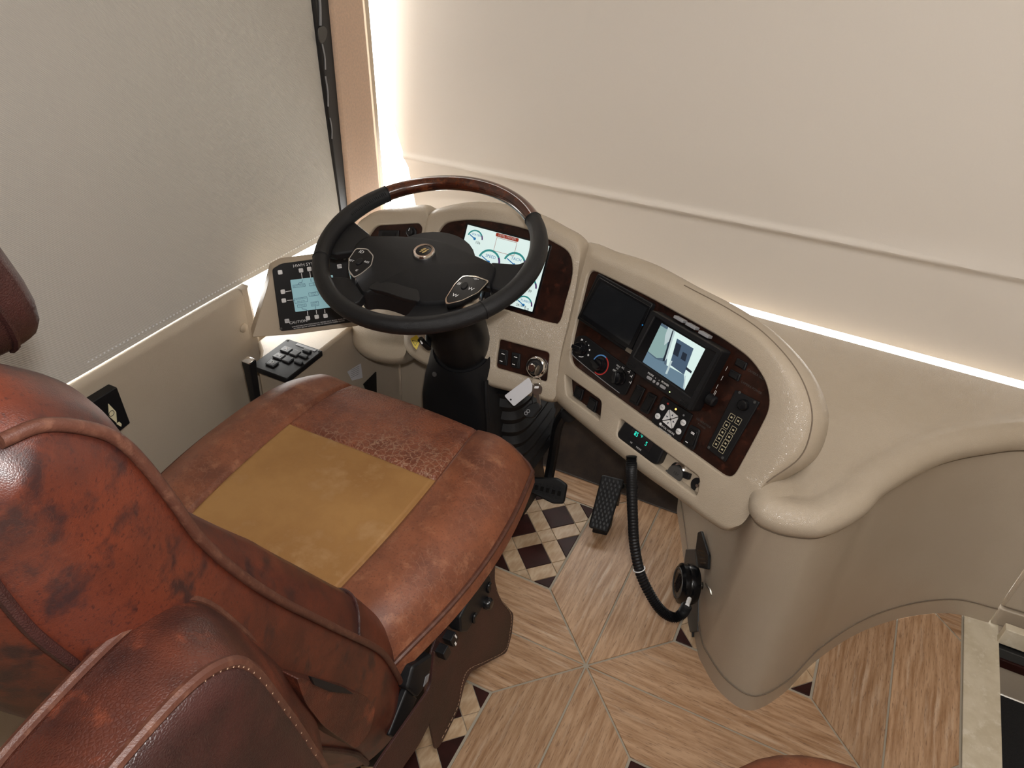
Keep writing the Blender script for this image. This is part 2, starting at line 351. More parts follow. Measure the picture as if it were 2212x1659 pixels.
# stone edging and the entry step well
EDG = .857; YW = .545
trim = struct('trim_1', box(.779, EDG, -3.2, .70, -.05, -.004), M['grout'], smooth=False)
for k, (a, b) in enumerate(((.70, .10), (.097, -.50), (-.503, -1.1))):
    mk('stone_tile', box(.7795, EDG, b, a, -.03, .0005), M['stone'], trim, smooth=False, bev=.002)
well = struct('wall_well', box(EDG - .02, 1.3, YW, YW + .24, -.75, .0), M['vinyl_matte'], smooth=False)
def wstrip(name, pa, pb, m, d):
    za, zb = aty(2190, pa, YW).z, aty(2190, pb, YW).z
    mk(name, box(EDG - .004, 1.3, YW - d, YW + .002, zb, za), m, well, smooth=False, bev=.002)
wstrip('stone_ledge', 1352, 1388, M['stone'], .02); wstrip('shadow_gap', 1388, 1404, M['black'], .002); wstrip('metal_strip', 1404, 1424, M['dark_grey'], .012)
wstrip('wood_strip', 1424, 1442, M['mahogany'], .016); wstrip('riser_panel', 1442, 1502, M['vinyl_matte'], .012)
zmat = aty(2190, 1502, YW).z
struct('trim_2', box(EDG - .02, EDG - .004, -3.2, YW, -.75, -.03), M['vinyl_matte'], smooth=False)
st_ = mk('step_mat', box(EDG - .003, 1.3, -.6, YW - .013, zmat - .03, zmat), M['mat'], smooth=False, bev=.004)
tag(st_, 'black textured rubber mat on the entry step below the stone edging', 'mat')
# walls
def rbox_wall(y0, y1, z1, x0=XL, t=.06, r=.018):
    prof = [(x0, 0)] + [(x0 - r + r * math.cos(a), z1 - r + r * math.sin(a)) for a in [i * math.pi / 12 for i in range(7)]] + [(x0 - t, z1), (x0 - t, 0)]
    return loft([[(p[0], y, p[1] + (d if p[1] > .3 else 0)) for p in prof] for y, d in ((y0, .024), (-.5, .023), (y1, 0))])
wl = struct('wall_left', rbox_wall(-3.2, .095, .639), M['vinyl_matte'])
ed = []
for i in range(9):
    a = i / 8; z = .639 * (1 - a)
    ed.append([(XL - .06, .095, z), (XL, .095, z), (XL + .006, .105 + .03 * a, z), (XL - .002, .118 + .03 * a, z), (XL - .06, .12 + .03 * a, z)])
mk('end_cap', loft(ed), M['vinyl_matte'], wl)
c = atx(533, 703, XL); mk('cap_button', lathe((XL, c.y - .012, c.z), (1, 0, 0), [(.011, 0), (.011, .003), (.008, .006), (0, .007)], ref=(0, 0, 1)), M['beige_plain'], wl)
struct('wall_left_lower', box(XL - .06, XL - .03, .12, .86, 0, .50), M['vinyl_matte'], smooth=False)
struct('wall_left_upper', box(XL - .06, XL, -3.2, .9, 1.95, 2.15), M['vinyl_matte'], smooth=False)
struct('wall_left_rear', box(XL - .06, XL - .02, -3.2, -.95, .62, 1.96), M['vinyl_matte'], smooth=False)
struct('ceiling', box(-1.01, 1.36, -3.2, .95, 2.15, 2.2), M['ceiling'], smooth=False)
for x, y in ((.55, -.40), (.35, -1.9)):
    lamp = thing('ceiling_lamp', 'slim white ceiling lamp over the ' + ('driver and passenger seats' if y > -1 else 'aisle behind the seats'), 'lamp', (x, y, 2.08), 'coach ceiling lamps')
    mk('lamp_housing', box(x - .2, x + .2, y - .47, y + .47, 2.08, 2.15), M['card'], lamp, smooth=False, bev=.008)
struct('wall_right', box(1.3, 1.36, -3.2, .95, -.8, 2.15), M['vinyl_matte'], smooth=False)
struct('wall_back', box(-1.01, 1.36, -3.26, -3.2, -.05, 2.2), M['vinyl_matte'], smooth=False)
struct('wall_front', box(-1.01, 1.3, .80, .84, -.05, .42), M['vinyl_matte'], smooth=False)
struct('wall_front_upper', box(-1.01, 1.3, .80, .86, 1.95, 2.15), M['vinyl_matte'], smooth=False)
# side window: pane, black rubber post with dried sealant; carpeted pillar; windshield pane
def lineyz(q0, q1, xv, z):
    a, b = atx(*q0, xv), atx(*q1, xv); t = (z - a.z) / (b.z - a.z); return a.y + (b.y - a.y) * t
def post(name, l0, l1, r0, r1, x, t, m, z0=.40, z1=1.96):
    P = []
    for z in (z0, z1): P.append((lineyz(l0, l1, x, z), lineyz(r0, r1, x, z), z))
    (a, b, z0), (c_, d, z1) = P
    return loft([[(x, a, z0), (x, b, z0), (x - t, b, z0), (x - t, a, z0)], [(x, c_, z1), (x, d, z1), (x - t, d, z1), (x - t, c_, z1)]])
win = struct('window_1', post('x', (678, 0), (736, 470), (714, 0), (757, 470), XL - .012, .05, M['rubber']), M['rubber'], bev=.006)
mk('pane', box(XL - .056, XL - .050, -.98, .50, .48, 1.96), M['glass'], win, smooth=False)
for a, b, w in (((686, -40), (692, 55), .0035), ((696, 95), (703, 150), .002), ((703, 165), (709, 230), .002), ((713, 255), (717, 300), .0015)):
    pts = spl([atx(*a, XL - .011), atx((a[0] + b[0]) / 2 + 2, (a[1] + b[1]) / 2, XL - .011), atx(*b, XL - .011)], 5)
    mk('sealant_bead', tube(pts, w, 6), M['grey'], win)
bl = [atx(x, y, XL - .0118) for x, y in ((686, 62), (697, 56), (705, 66), (702, 84), (693, 94), (687, 84))]
mk('sealant_blob', prism(spl(bl, 4, True), (.003, 0, 0)), M['dark_grey'], win, bev=.001)
struct('trim_3', post('x', (715, 0), (758, 470), (786, 0), (822, 405), XL - .004, .05, M['pillar']), M['pillar'], bev=.008, seg=3)
struct('trim_4', post('x', (787, 0), (823, 405), (796, 0), (829, 405), XL - .02, .04, M['beige_plain']), M['beige_plain'])
wf = struct('window_2', join(box(-1.20, -1.185, .85, .88, .36, 1.96), box(1.285, 1.3, .85, .88, .36, 1.96), box(-1.2, 1.3, .85, .88, .34, .37), box(-1.2, 1.3, .85, .88, 1.93, 1.96)), M['rubber'], smooth=False)
mk('pane', box(-1.185, 1.285, .862, .868, .37, 1.94), M['glass'], wf, smooth=False)
# toe board carpet under the dashboard
G = [[V3((x, y, z)) for x in (-.785, -.57, -.35, -.13, .07)] for y, z in ((.56, .002), (.575, .012), (.62, .12), (.665, .26), (.71, .38), (.79, .40))]
tag(mk('wall_toe', gridmesh(patch(G, 4), (0, .02, -.01)), M['carpet']), kind='structure')
# ---------------------------------------------------------------- shades
sh = thing('side_window_shade', 'beige woven roller shade pulled down over the driver side window', 'shade', (XL - .02, -.2, .65))
XS = XL - .018
bot = lambda y: atx(130, 830, XS).z + (atx(690, 520, XS).z - atx(130, 830, XS).z) * (y - atx(130, 830, XS).y) / (atx(690, 520, XS).y - atx(130, 830, XS).y)
yF = lambda z: lineyz((678, 0), (736, 470), XS, z) + .004
G = []
for i in range(31):
    t = i / 30; row = []
    for j in range(41):
        s = j / 40; y = -.95 + (yF(.65 + 1.3 * t) + .95) * s; zb = bot(y); z = zb + (1.93 - zb) * t
        row.append((XS + .004 * math.sin(3 * y + 2) * (1 - t) + .005 * math.sin(7 * (y + z)) * (1 - t) ** 2, y, z))
    G.append(row)
mk('cloth', gridmesh(G, (-.0015, 0, 0)), M['shade_s'], sh)
st = []
for k in range(150):
    y = -.9 + k * .0091
    if y > .43: break
    st.append(box(XS + .0045, XS + .006, y, y + .004, bot(y) + .016, bot(y) + .0185))
mk('hem_stitching', join(*st), M['white'], sh, smooth=False)
mk('roller_tube', tube([(XS - .01, -.93, 1.93), (XS - .01, .42, 1.93)], .025, 14), M['grey'], sh)
YS = .75
fs = thing('windshield_shade', 'pale beige cloth shade drawn down over the windshield', 'shade', (.2, YS, .57))
zb_ = aty(1900, 742, YS).z; zr = lambda x: aty(920, 346, YS).z + (aty(2212, 600, YS).z - aty(920, 346, YS).z) * (x - aty(920, 346, YS).x) / (aty(2212, 600, YS).x - aty(920, 346, YS).x)
lft = [(zb_, aty(905, 440, YS).x), (aty(880, 345, YS).z, aty(880, 345, YS).x), (aty(850, 250, YS).z, aty(850, 250, YS).x), (aty(830, 100, YS).z, aty(830, 100, YS).x), (aty(815, 0, YS).z, aty(815, 0, YS).x), (1.95, aty(815, 0, YS).x - .05)]
def xleft(z):
    for (a, b), (c_, d) in zip(lft, lft[1:]):
        if z <= c_: return b + (d - b) * (z - a) / (c_ - a)
    return lft[-1][1]
G = []
zs = [zb_ + (.745 - zb_) * i / 8 for i in range(8)] + [.745 + .0045 * i for i in range(16)] + [.817 + (1.94 - .817) * i / 26 for i in range(1, 27)]
for z in zs:
    row = []
    for j in range(61):
        s = j / 60; xl = xleft(z); x = xl + (1.26 - xl) * s; d = z - zr(x)
        y = YS - .010 * math.exp(-(d / .010) ** 2) - .006 * (1 / (1 + math.exp(-d / .006))) + .004 * math.sin(2.2 * x + 1.5 * z)
        row.append((x, y, z))
    G.append(row)
mk('cloth', gridmesh(G, (0, .0015, 0)), M['shade_f'], fs)
mk('roller_tube', tube([(-.9, .78, 1.93), (1.27, .78, 1.93)], .028, 14), M['grey'], fs)
# ---------------------------------------------------------------- passenger-side console
base_px = [(1420, 1020), (1455, 1075), (1480, 1230), (1503, 1390), (1520, 1440), (1560, 1500), (1620, 1535), (1690, 1500), (1760, 1430), (1850, 1370), (1950, 1335), (2050, 1325), (2135, 1345)]
seam_px = [(1480, 1000), (1560, 1050), (1608, 1090), (1628, 1120), (1665, 1147), (1720, 1160), (1777, 1158), (1850, 1120), (1900, 1071), (2020, 1006), (2130, 981), (2225, 974), (2372, 997)]
ZS = .53
B = [atz(*q, 0) for q in base_px]; S_ = [atz(*q, ZS) for q in seam_px]
S_[0] = V3((B[0].x + .02, B[0].y + .02, ZS)); S_[1] = V3((B[1].x + .05, B[1].y - .10, ZS)); S_[2] = V3((S_[3].x - .025, S_[3].y + .08, ZS))
Bs, Ss = spl(B, 6), spl(S_, 6)
con = thing('passenger_console', 'tall curved beige vinyl console wrapping the passenger footwell beside the dashboard', 'console', (.4, .45, 0))
def ring(t, o=0.0):
    out = []
    for i in range(len(Bs)):
        p = Bs[i].lerp(Ss[i], t); a, b = Bs[max(i - 1, 0)].lerp(Ss[max(i - 1, 0)], t), Bs[min(i + 1, len(Bs) - 1)].lerp(Ss[min(i + 1, len(Bs) - 1)], t)
        n = (b - a); n = V3((n.y, -n.x, 0)).normalized(); out.append(p + n * o)
    return out
G = [ring(t, -.004 * math.sin(math.pi * t)) for t in (.1, .2, .35, .5, .65, .8, .93, .98, 1.0)]
mk('body', gridmesh(G), M['vinyl_matte'], con)
mk('kick_band', gridmesh([ring(0, .0), ring(.05, .0), ring(.1, 0)]), M['vinyl_matte'], con)
mk('kick_seam', tube(ring(.1, .0004), .0014, 6), M['vinyl_seam'], con)
# padded top edge that rolls into the flat cowl
k0 = 12
def roll(t):
    R = ring(1.0)[k0:]; L = []
    prof = [(-.004, 0), (.006, .006), (.011, .018), (.009, .034), (-.004, .048), (-.022, .053), (-.040, .050), (-.054, .045), (-.064, .043)]
    o, h = prof[t]; N = ring(1.0, 1.0)[k0:]
    for p, q in zip(R, N): n = (q - p); L.append(p + n * o + V3((0, 0, h)))
    return L
G = [roll(t) for t in range(9)]
last = G[-1]; far = [V3((p.x, .765, .573)) for p in last]
rows = [spl(list(c), 3) for c in zip(*G)]; G = [list(r) for r in zip(*rows)]
for t in (.25, .5, .75, 1): 
    G.append([V3((p.x + (-.12 + 1.2 * i / (len(last) - 1) - p.x) * t, p.y + (.722 - p.y) * t, p.z + (.568 - p.z) * t)) for i, p in enumerate(last)])
mk('top_seam', tube(ring(1.0, .001), .0016, 6), M['vinyl_seam'], con)
mk('padded_top', gridmesh(G), M['vinyl'], con)
mk('cowl', box(-.15, 1.28, .60, .715, .50, .560), M['vinyl'], con, smooth=False, bev=.01)
# trim panel to the right of the console, above the step well
pn = [atz(2136, 1346, 0), atz(2160, 1330, 0)]; p0 = B[-1]; s0 = S_[-1]
rp_ = thing('step_side_panel', 'beige panel beside the console above the entry step', 'panel', (1.05, .6, 0))
mk('panel', loft([[(p0.x + .004, p0.y + .004, .06), (1.29, p0.y + .03, .06), (1.29, p0.y + .09, .06), (p0.x + .004, p0.y + .09, .06)], [(s0.x + .012, s0.y + .01, .56), (1.29, s0.y + .03, .56), (1.29, s0.y + .09, .56), (s0.x + .012, s0.y + .09, .56)]]), M['vinyl_matte'], rp_, bev=.008)
mk('kick_band', loft([[(p0.x + .004, p0.y + .001, .001), (1.29, p0.y + .024, .001), (1.29, p0.y + .09, .001), (p0.x + .004, p0.y + .09, .001)], [(p0.x + .004, p0.y + .001, .056), (1.29, p0.y + .024, .056), (1.29, p0.y + .09, .056), (p0.x + .004, p0.y + .09, .056)]]), M['vinyl_matte'], rp_, bev=.003)
# ---------------------------------------------------------------- dashboard
ST = Frame(CAM + ray(1480, 780).normalized() * 1.58, (-.40, -.815, .43), (.907, -.42, 0))
BN = Frame(CAM + ray(1100, 580).normalized() * 1.77, (0, -.89, .455), (1, 0, 0))
LP = BN.off(-.018)
dash = thing('dashboard', 'beige vinyl dashboard of three rounded pods with dark burl wood panels', 'dashboard', (-.2, .5, .4))
def outline(fr, pxs, m=7): return [tuple(p) for p in spl([fr.uv(q) for q in pxs], m, True)]
def hole(fr, pxs, r): return rp([fr.uv(q) for q in pxs], r)
def area2(L): return sum(L[i][0] * L[(i + 1) % len(L)][1] - L[(i + 1) % len(L)][0] * L[i][1] for i in range(len(L)))
def lip(fr, H, depth, r=.004):
    c = 1 if area2(H) > 0 else -1; n = len(H); N = []
    for i in range(n):
        a, b = Vector(H[i - 1]), Vector(H[(i + 1) % n]); d = (b - a); d = Vector((d.y, -d.x)); N.append(d.normalized() * c if d.length > 1e-9 else Vector((0, 0)))
    L = []
    for o, h in ((0, 0), (-r * .3, -r * .06), (-r * .75, -r * .4), (-r, -r), (-r, -depth)):
        L.append([fr.pt(Vector(H[i]) + N[i] * o, h) for i in range(n)])
    return loft(L, True, False, False)
def pod(name, fr, Fp, Cp, holes, cd, bd, shrink=.98, m=7):
    F2 = outline(fr, Fp, m)
    C2 = [tuple(p) for p in spl([fr.uv(q, -cd) for q in Cp], m, True)]
    loops = []
    for k in range(9):
        th = k / 8 * math.pi / 2
        loops.append([fr.pt((f[0] + (c[0] - f[0]) * math.sin(th), f[1] + (c[1] - f[1]) * math.sin(th)), -cd * (1 - math.cos(th))) for f, c in zip(F2, C2)])
    for k, d in ((.985, .25), (.95, .5), (.88, .8), (.80, 1)): loops.append([fr.pt(p, -cd - (bd - cd) * d) for p in scl(C2, k)])
    parts = [loft(loops, True, False, True), facefill(fr, F2, [h for h, d in holes])] + [lip(fr, h, d) for h, d in holes]
    V, F = join(*parts); o = mk(name, (V, F), M['vinyl'], dash, ang=50)
    bm = bmesh.new(); bm.from_mesh(o.data); bmesh.ops.remove_doubles(bm, verts=bm.verts, dist=1e-5); bmesh.ops.recalc_face_normals(bm, faces=bm.faces); bm.to_mesh(o.data); bm.free()
    o.data.set_sharp_from_angle(angle=math.radians(50)); return o
# centre stack
sH = [(1270, 574), (1400, 637), (1560, 726), (1625, 772), (1660, 826), (1667, 880), (1640, 935), (1580, 1045), (1226, 786), (1232, 735)]
hS = hole(ST, sH, .028)
p1 = hole(ST, [(1217, 803), (1302, 864), (1297, 914), (1220, 856)], .012)
p2 = hole(ST, [(1337, 898), (1516, 1030), (1506, 1080), (1328, 945)], .014)
Fp = [(1255, 560), (1330, 580), (1410, 612), (1495, 655), (1578, 703), (1640, 742), (1685, 800), (1702, 865), (1695, 930), (1672, 995), (1640, 1062), (1612, 1122), (1582, 1138), (1545, 1120), (1480, 1072), (1395, 1010), (1300, 932), (1222, 864), (1204, 822), (1215, 745), (1232, 650)]
Cp = [(1264, 530), (1340, 546), (1418, 572), (1505, 618), (1590, 662), (1668, 716), (1738, 790), (1776, 862), (1783, 925), (1752, 998), (1668, 1054), (1622, 1114), (1585, 1145), (1543, 1125), (1477, 1077), (1391, 1016), (1295, 938), (1214, 868), (1196, 822), (1210, 745), (1230, 640)]
pod('centre_pod', ST, Fp, Cp, [(hS, .012), (p1, .03), (p2, .03)], .055, .15)
def wood(name, fr, H, h, k=1.0): return mk(name, plate(fr, scl(H, k), h - .006, h), M['burl'], dash)
F2, C2 = outline(ST, Fp), [tuple(p) for p in spl([ST.uv(q, -.055) for q in Cp], 7, True)]
def crestpt(i, t): th = math.asin(t); return ST.pt((F2[i][0] + (C2[i][0] - F2[i][0]) * t, F2[i][1] + (C2[i][1] - F2[i][1]) * t), -.055 * (1 - math.cos(th)) + .0004)
mk('pad_seam', tube([crestpt(i, .78 - .5 * max(0, (i - 60) / 9) ** 2) for i in range(20, 69)], .0013, 6), M['vinyl_seam'], dash)
wood('wood_panel', ST, hS, -.008); wood('wood_panel', ST, p1, -.024)
mk('pocket_back', plate(ST, p2, -.03, -.024), M['beige_plain'], dash)
# instrument pod
iH = [(941, 505), (958, 481), (985, 473), (1028, 471), (1080, 478), (1141, 493), (1199, 521), (1232, 546), (1239, 590), (1224, 652), (1210, 697), (1185, 700), (1089, 672), (960, 634), (930, 600), (930, 540)]
iHs = [tuple(p) for p in spl([BN.uv(q) for q in iH], 5, True)]
igH = hole(BN, [(1075, 728), (1190, 759), (1183, 830), (1066, 797)], .012)
iF = [(932, 500), (945, 474), (972, 461), (1028, 458), (1085, 464), (1146, 480), (1206, 508), (1248, 540), (1247, 600), (1229, 690), (1212, 760), (1202, 830), (1196, 860), (1150, 848), (1070, 828), (980, 800), (915, 775), (885, 740), (893, 660), (915, 570)]
iC = [(924, 495), (934, 462), (968, 446), (1030, 436), (1095, 441), (1160, 459), (1220, 488), (1268, 524), (1256, 600), (1236, 690), (1216, 770), (1206, 835), (1202, 868), (1150, 855), (1068, 835), (976, 806), (910, 780), (880, 742), (889, 660), (910, 570)]
pod('instrument_pod', BN, iF, iC, [(iHs, .012), (igH, .012)], .045, .15)
wood('wood_panel', BN, iHs, -.008); wood('wood_panel', BN, igH, -.008)
# left pod with its knee bulge
lH = hole(LP, [(798, 500), (812, 483), (905, 478), (915, 490), (908, 530), (780, 530)], .015)
lF = [(782, 498), (800, 478), (826, 469), (870, 468), (924, 472), (918, 510), (900, 570), (884, 650), (878, 730), (872, 768), (825, 768), (785, 748), (772, 715), (768, 640), (772, 560)]
lC = [(776, 490), (800, 466), (826, 454), (872, 448), (935, 447), (924, 508), (905, 570), (890, 650), (886, 740), (880, 783), (822, 782), (778, 758), (763, 716), (760, 640), (764, 550)]
pod('left_pod', LP, lF, lC, [(lH, .012)], .04, .15)
wood('wood_panel', LP, lH, -.008)
# small pieces in the left pod
fl = LP.off(-.008)
def switch(fr, pxs, label, r=.003, hh=.006, rocker=True, group=None, mark=None):
    c = [fr.uv(q) for q in pxs]; ctr = (sum(p[0] for p in c) / 4, sum(p[1] for p in c) / 4)
    t = thing('rocker_switch', label, 'switch', fr.pt(ctr), group)
    mk('bezel', plate(fr, rp(c, r), 0, hh), M['black'], t, bev=.0015)
    L = scl(rp(c, r), .74); up, dn = hh + .004, hh + .001
    mk('rocker', loft([[fr.pt(p, hh - .002) for p in L], [fr.pt(p, up if p[1] < ctr[1] else dn) for p in L]]), M['black_gloss'], t, bev=.001)
    if mark: mk('marking', join(*[bar(fr, (ctr[0] + a, ctr[1] + b), (ctr[0] + a + w, ctr[1] + b), .0016, max(up, dn) + .0004) for a, b, w in mark]), M['white'], t, smooth=False)
    return t
sk = thing('trip_slot', 'black slotted insert in the wood panel of the left pod', 'insert', fl.px((846, 506)))
mk('frame', pp(fl, [(818, 497), (862, 497), (860, 515), (816, 515)], .002, 0, .004), M['black'], sk, bev=.001)
mk('slot', pp(fl, [(826, 502), (855, 502), (854, 510), (825, 510)], .001, .004, .005), M['black_gloss'], sk)
kn = thing('dash_knob', 'small round black dimmer knob in the wood panel of the left pod', 'knob', fl.px((890, 502)))
mk('knob_base', lathe(fl.px((890, 502)), fl.n, [(.013, 0), (.013, .004), (.011, .005)]), M['black'], kn)
mk('knob_cap', lathe(fl.px((890, 502)), fl.n, [(.009, .004), (.009, .014), (.007, .016), (0, .0165)]), M['black'], kn, bev=.0005)
mk('pointer', bar(fl, fl.uv((890, 500)), (fl.uv((890, 500))[0] + .001, fl.uv((890, 500))[1] + .007), .0012, .017), M['white'], kn, smooth=False)
# instrument display
fd = BN.off(-.007); dis = thing('instrument_display', 'lit colour gauge display behind the steering wheel', 'display', fd.px((1090, 580)))
a, b, c_ = fd.uv((1011, 489)), fd.uv((1187, 528)), fd.uv((1152, 674)); u0, u1, v1, v0 = a[0], b[0], (a[1] + b[1]) / 2, c_[1]; u1 = (b[0] + c_[0]) / 2
mk('bezel', rect(fd, ((u0 + u1) / 2, (v0 + v1) / 2), u1 - u0 + .008, v1 - v0 + .008, .003, 0, .0025), M['black_gloss'], dis)
mk('screen', rect(fd, ((u0 + u1) / 2, (v0 + v1) / 2), u1 - u0, v1 - v0, .001, .002, .0035), M['disp'], dis, smooth=False)
h1, h2, h3 = .0040, .0044, .0048
gauges = [((1027, 516), .020, 'WATER', '136', 150, 20, (20, -18)), ((1010, 562), .018, 'FUEL', '', 150, 20, (0, 0)), ((1057, 566), .028, 'SPEED', '0', 150, 10, (0, 0)), ((1112, 572), .028, 'TACH', '0', 150, 10, (0, 0)), ((1180, 548), .020, 'OIL', '27', 150, 20, (0, -18)), ((1139, 620), .024, 'VOLT', '39', 150, 5, (12, -18)), ((1132, 659), .021, 'TURBO', '0.0', 155, 5, (26, -6))]
tl, pu, bl_, ink = [], [], [], []
for q, r, nm, val, aa, ab, (ox, oy) in gauges:
    c = fd.uv(q)
    def inb(VF): 
        return VF
    cl = lambda x: min(max(x, u0 + .002), u1 - .002)
    amax = 0 if c[0] + r < u1 - .001 else 60
    mk('gauge_arc', arc(fd, c, r * .84, r, amax + 35, 165, h1, h1), M['d_teal'], dis, smooth=False)
    if not amax: mk('gauge_limit_arc', arc(fd, c, r * .84, r, 5, 35, h1, h1, 8), M['d_pur'], dis, smooth=False)
    ang = math.radians(155); mk('gauge_lettering', text(fd, nm, (min(c[0] + .002, u1 - .012), c[1] + r * .45), r * .34, h3), M['d_blue'], dis, smooth=False)
    mk('gauge_needle', join(bar(fd, c, (c[0] + math.cos(ang) * r * .8, c[1] + math.sin(ang) * r * .8), .0022, h2), disc(fd, c, .0032, h2)), M['d_blue'], dis, smooth=False)
    if val: mk('gauge_reading', text(fd, val, (min(c[0] + .010, u1 - .010), c[1] - .007), .0085, h3), M['d_ink'], dis, smooth=False)
mk('odometer_reading', text(fd, '28157.8', (fd.uv((1125, 669))[0], v0 + .006), .0075, h3), M['d_ink'], dis, smooth=False); mk('gear_reading', text(fd, '9', (fd.uv((1092, 655))[0], v0 + .010), .010, h3), M['d_ink'], dis, smooth=False)
c = fd.uv((1097, 513)); mk('level_banner', rect(fd, c, .056, .008, .003, .0035, h1), M['d_red'], dis, smooth=False)
mk('banner_lettering', text(fd, 'LEVEL SYSTEM', c, .0068, h2), M['white'], dis, smooth=False)
f = [(c[0] - .024, c[1] - .006), (c[0] + .026, c[1] - .006), (c[0] + .026, c[1] - .036), (c[0] - .024, c[1] - .036)]
mk('banner_frame', join(*[bar(fd, f[i], f[(i + 1) % 4], .0008, h1) for i in range(4)]), M['d_red'], dis, smooth=False)
# ignition panel
fi = BN.off(-.008)
for k, (x, y) in enumerate(((1089, 771), (1116, 778))):
    switch(fi, [(x - 9, y - 18), (x + 10, y - 14), (x + 8, y + 19), (x - 11, y + 14)], ('black rocker switch beside the steering column in the ignition panel', 'black rocker switch next to the ignition key')[k], mark=[(-.004, .008, .008), (-.004, -.009, .007)])
ig = thing('ignition_lock', 'chrome ignition lock ring in the lower wood panel', 'ignition', fi.px((1160, 792))); c = fi.px((1160, 792))
mk('bezel_ring', lathe(c, fi.n, [(.026, 0), (.026, .004), (.022, .010), (.0185, .012), (.017, .008), (.017, .002)], 32), M['chrome'], ig)
mk('lock_body', lathe(c, fi.n, [(.018, 0), (.017, .018), (.013, .024), (0, .025)]), M['acrylic'], ig)
mk('lock_cylinder', lathe(c, fi.n, [(.009, .02), (.009, .034), (.007, .036), (0, .036)]), M['chrome'], ig)
kb = fi.off(.045)
ky = thing('key_ring', 'small steel keys hanging from the ignition on a split ring', 'keys', kb.px((1159, 840)))
mk('inserted_key', join(lathe(kb.px((1160, 800), -.010), fi.u, [(.011, -.001), (.012, 0), (.011, .0015)], 16, ref=fi.v)), M['steel'], ky)
def torus(c, ax, R, r, seg=22): 
    ax = V3(ax).normalized(); a = ax.orthogonal().normalized(); b = ax.cross(a)
    return tube([V3(c) + (a * math.cos(2 * math.pi * i / seg) + b * math.sin(2 * math.pi * i / seg)) * R for i in range(seg)], r, 6, True)
mk('split_ring', torus(kb.px((1158, 823)), fi.n + fi.u * .6, .010, .0011), M['chrome'], ky)
mk('key_bow', join(lathe(kb.px((1159, 841)), fi.n, [(.0125, -.001), (.0135, 0), (.0125, .0015)], 20)), M['steel'], ky)
mk('key_blade', pp(kb, [(1157, 850), (1165, 851), (1168, 874), (1161, 878)], .002, -.001, .001), M['steel'], ky, bev=.0003)
mk('key_bow_hole', pp(kb, [(1155, 834), (1164, 834), (1163, 839), (1154, 839)], .001, .0015, .0022), M['white'], ky)
mk('fob_strap', tube(spl([kb.px(q) for q in ((1152, 848), (1150, 862), (1153, 873))], 5), .0018, 6), M['black'], ky)
fb = kb.off(-.004); mk('fob', pp(fb, [(1143, 872), (1163, 868), (1170, 880), (1150, 905), (1133, 902), (1127, 888)], .006, -.006, .006), M['black_soft'], ky, bev=.003)
mk('fob_button', join(*[torus(fb.px(q, .0065), fi.n, .0035, .0008, 12) for q in ((1136, 893), (1141, 888))]), M['grey'], ky)
tg = mk('key_tag', pp(kb.off(.004), [(1142, 815), (1150, 830), (1149, 846), (1110, 878), (1089, 855)], .004, 0, .0012), M['card'], bev=.0003); tag(tg, 'blank white card tag hanging from the ignition keys', 'tag')
mk('eyelet', disc(kb.off(.004), kb.off(.004).uv((1104, 863)), .0022, .0016), M['black'], tg, smooth=False)
# ---------------------------------------------------------------- fittings on the centre stack
fw = ST.off(-.008)
sr = thing('stereo_screen', 'switched-off black touchscreen stereo set into the wood panel', 'screen', fw.px((1325, 680)))
mk('housing', pp(fw, [(1291, 590), (1410, 656), (1363, 768), (1246, 688)], .004, 0, .014), M['black'], sr, bev=.002)
mk('bezel', pp(fw, [(1294, 598), (1406, 663), (1362, 760), (1250, 685)], .003, .014, .019), M['black_gloss'], sr, bev=.0015)
mk('screen', pp(fw, [(1299, 608), (1398, 665), (1359, 746), (1259, 678)], .001, .019, .0198), M['screen_off'], sr)
mk('indicator', disc(fw, fw.uv((1388, 702), .02), .0018, .0202, 10), M['d_blue'], sr, smooth=False)
mk('latch', pp(fw, [(1354, 750), (1366, 757), (1362, 765), (1350, 757)], .001, .019, .022), M['steel'], sr)
# climate panel
cl_ = thing('climate_panel', 'black heater and air conditioning panel with three rotary knobs', 'control panel', fw.px((1300, 790)))
mk('faceplate', pp(fw, [(1246, 726), (1263, 724), (1372, 806), (1350, 855), (1337, 850), (1239, 773), (1234, 757)], .006, 0, .004), M['black'], cl_, bev=.001)
fc = fw.off(.004)
for k, q in enumerate(((1257, 752), (1297, 788), (1339, 816))):
    c = fc.px(q); kb_ = mk('knob', lathe(c, fc.n, [(.0165, 0), (.0165, .003), (.013, .0045), (.0125, .013), (.011, .015), (0, .0155)], 26), M['black_gloss'], cl_)
    uvc = fc.uv(q); an = (.2, 2.9, 1.9)[k]; d = Vector((math.cos(an), math.sin(an)))
    mk('knob_grip', plate(fc, rp([tuple(Vector(uvc) + d * a + Vector((-d.y, d.x)) * b) for a, b in ((-.0125, -.004), (.0125, -.004), (.0125, .004), (-.0125, .004))], .002), .014, .022), M['black_gloss'], kb_, bev=.001)
c = fc.uv((1297, 788))
mk('temperature_arc_blue', arc(fc, c, .0195, .0222, 75, 205, 0, .0004), M['blue'], cl_, smooth=False); mk('temperature_arc_red', arc(fc, c, .0195, .0222, -105, 75, 0, .0004), M['red'], cl_, smooth=False)
c = fc.uv((1339, 816)); W_ = [text(fc, 'OFF', fc.uv((1328, 801)), .0062, .0005), text(fc, 'MAX', fc.uv((1336, 791)), .0052, .0005), text(fc, 'AC', fc.uv((1334, 796)), .0052, .0005), text(fc, 'AC', fc.uv((1346, 795)), .0058, .0005)]
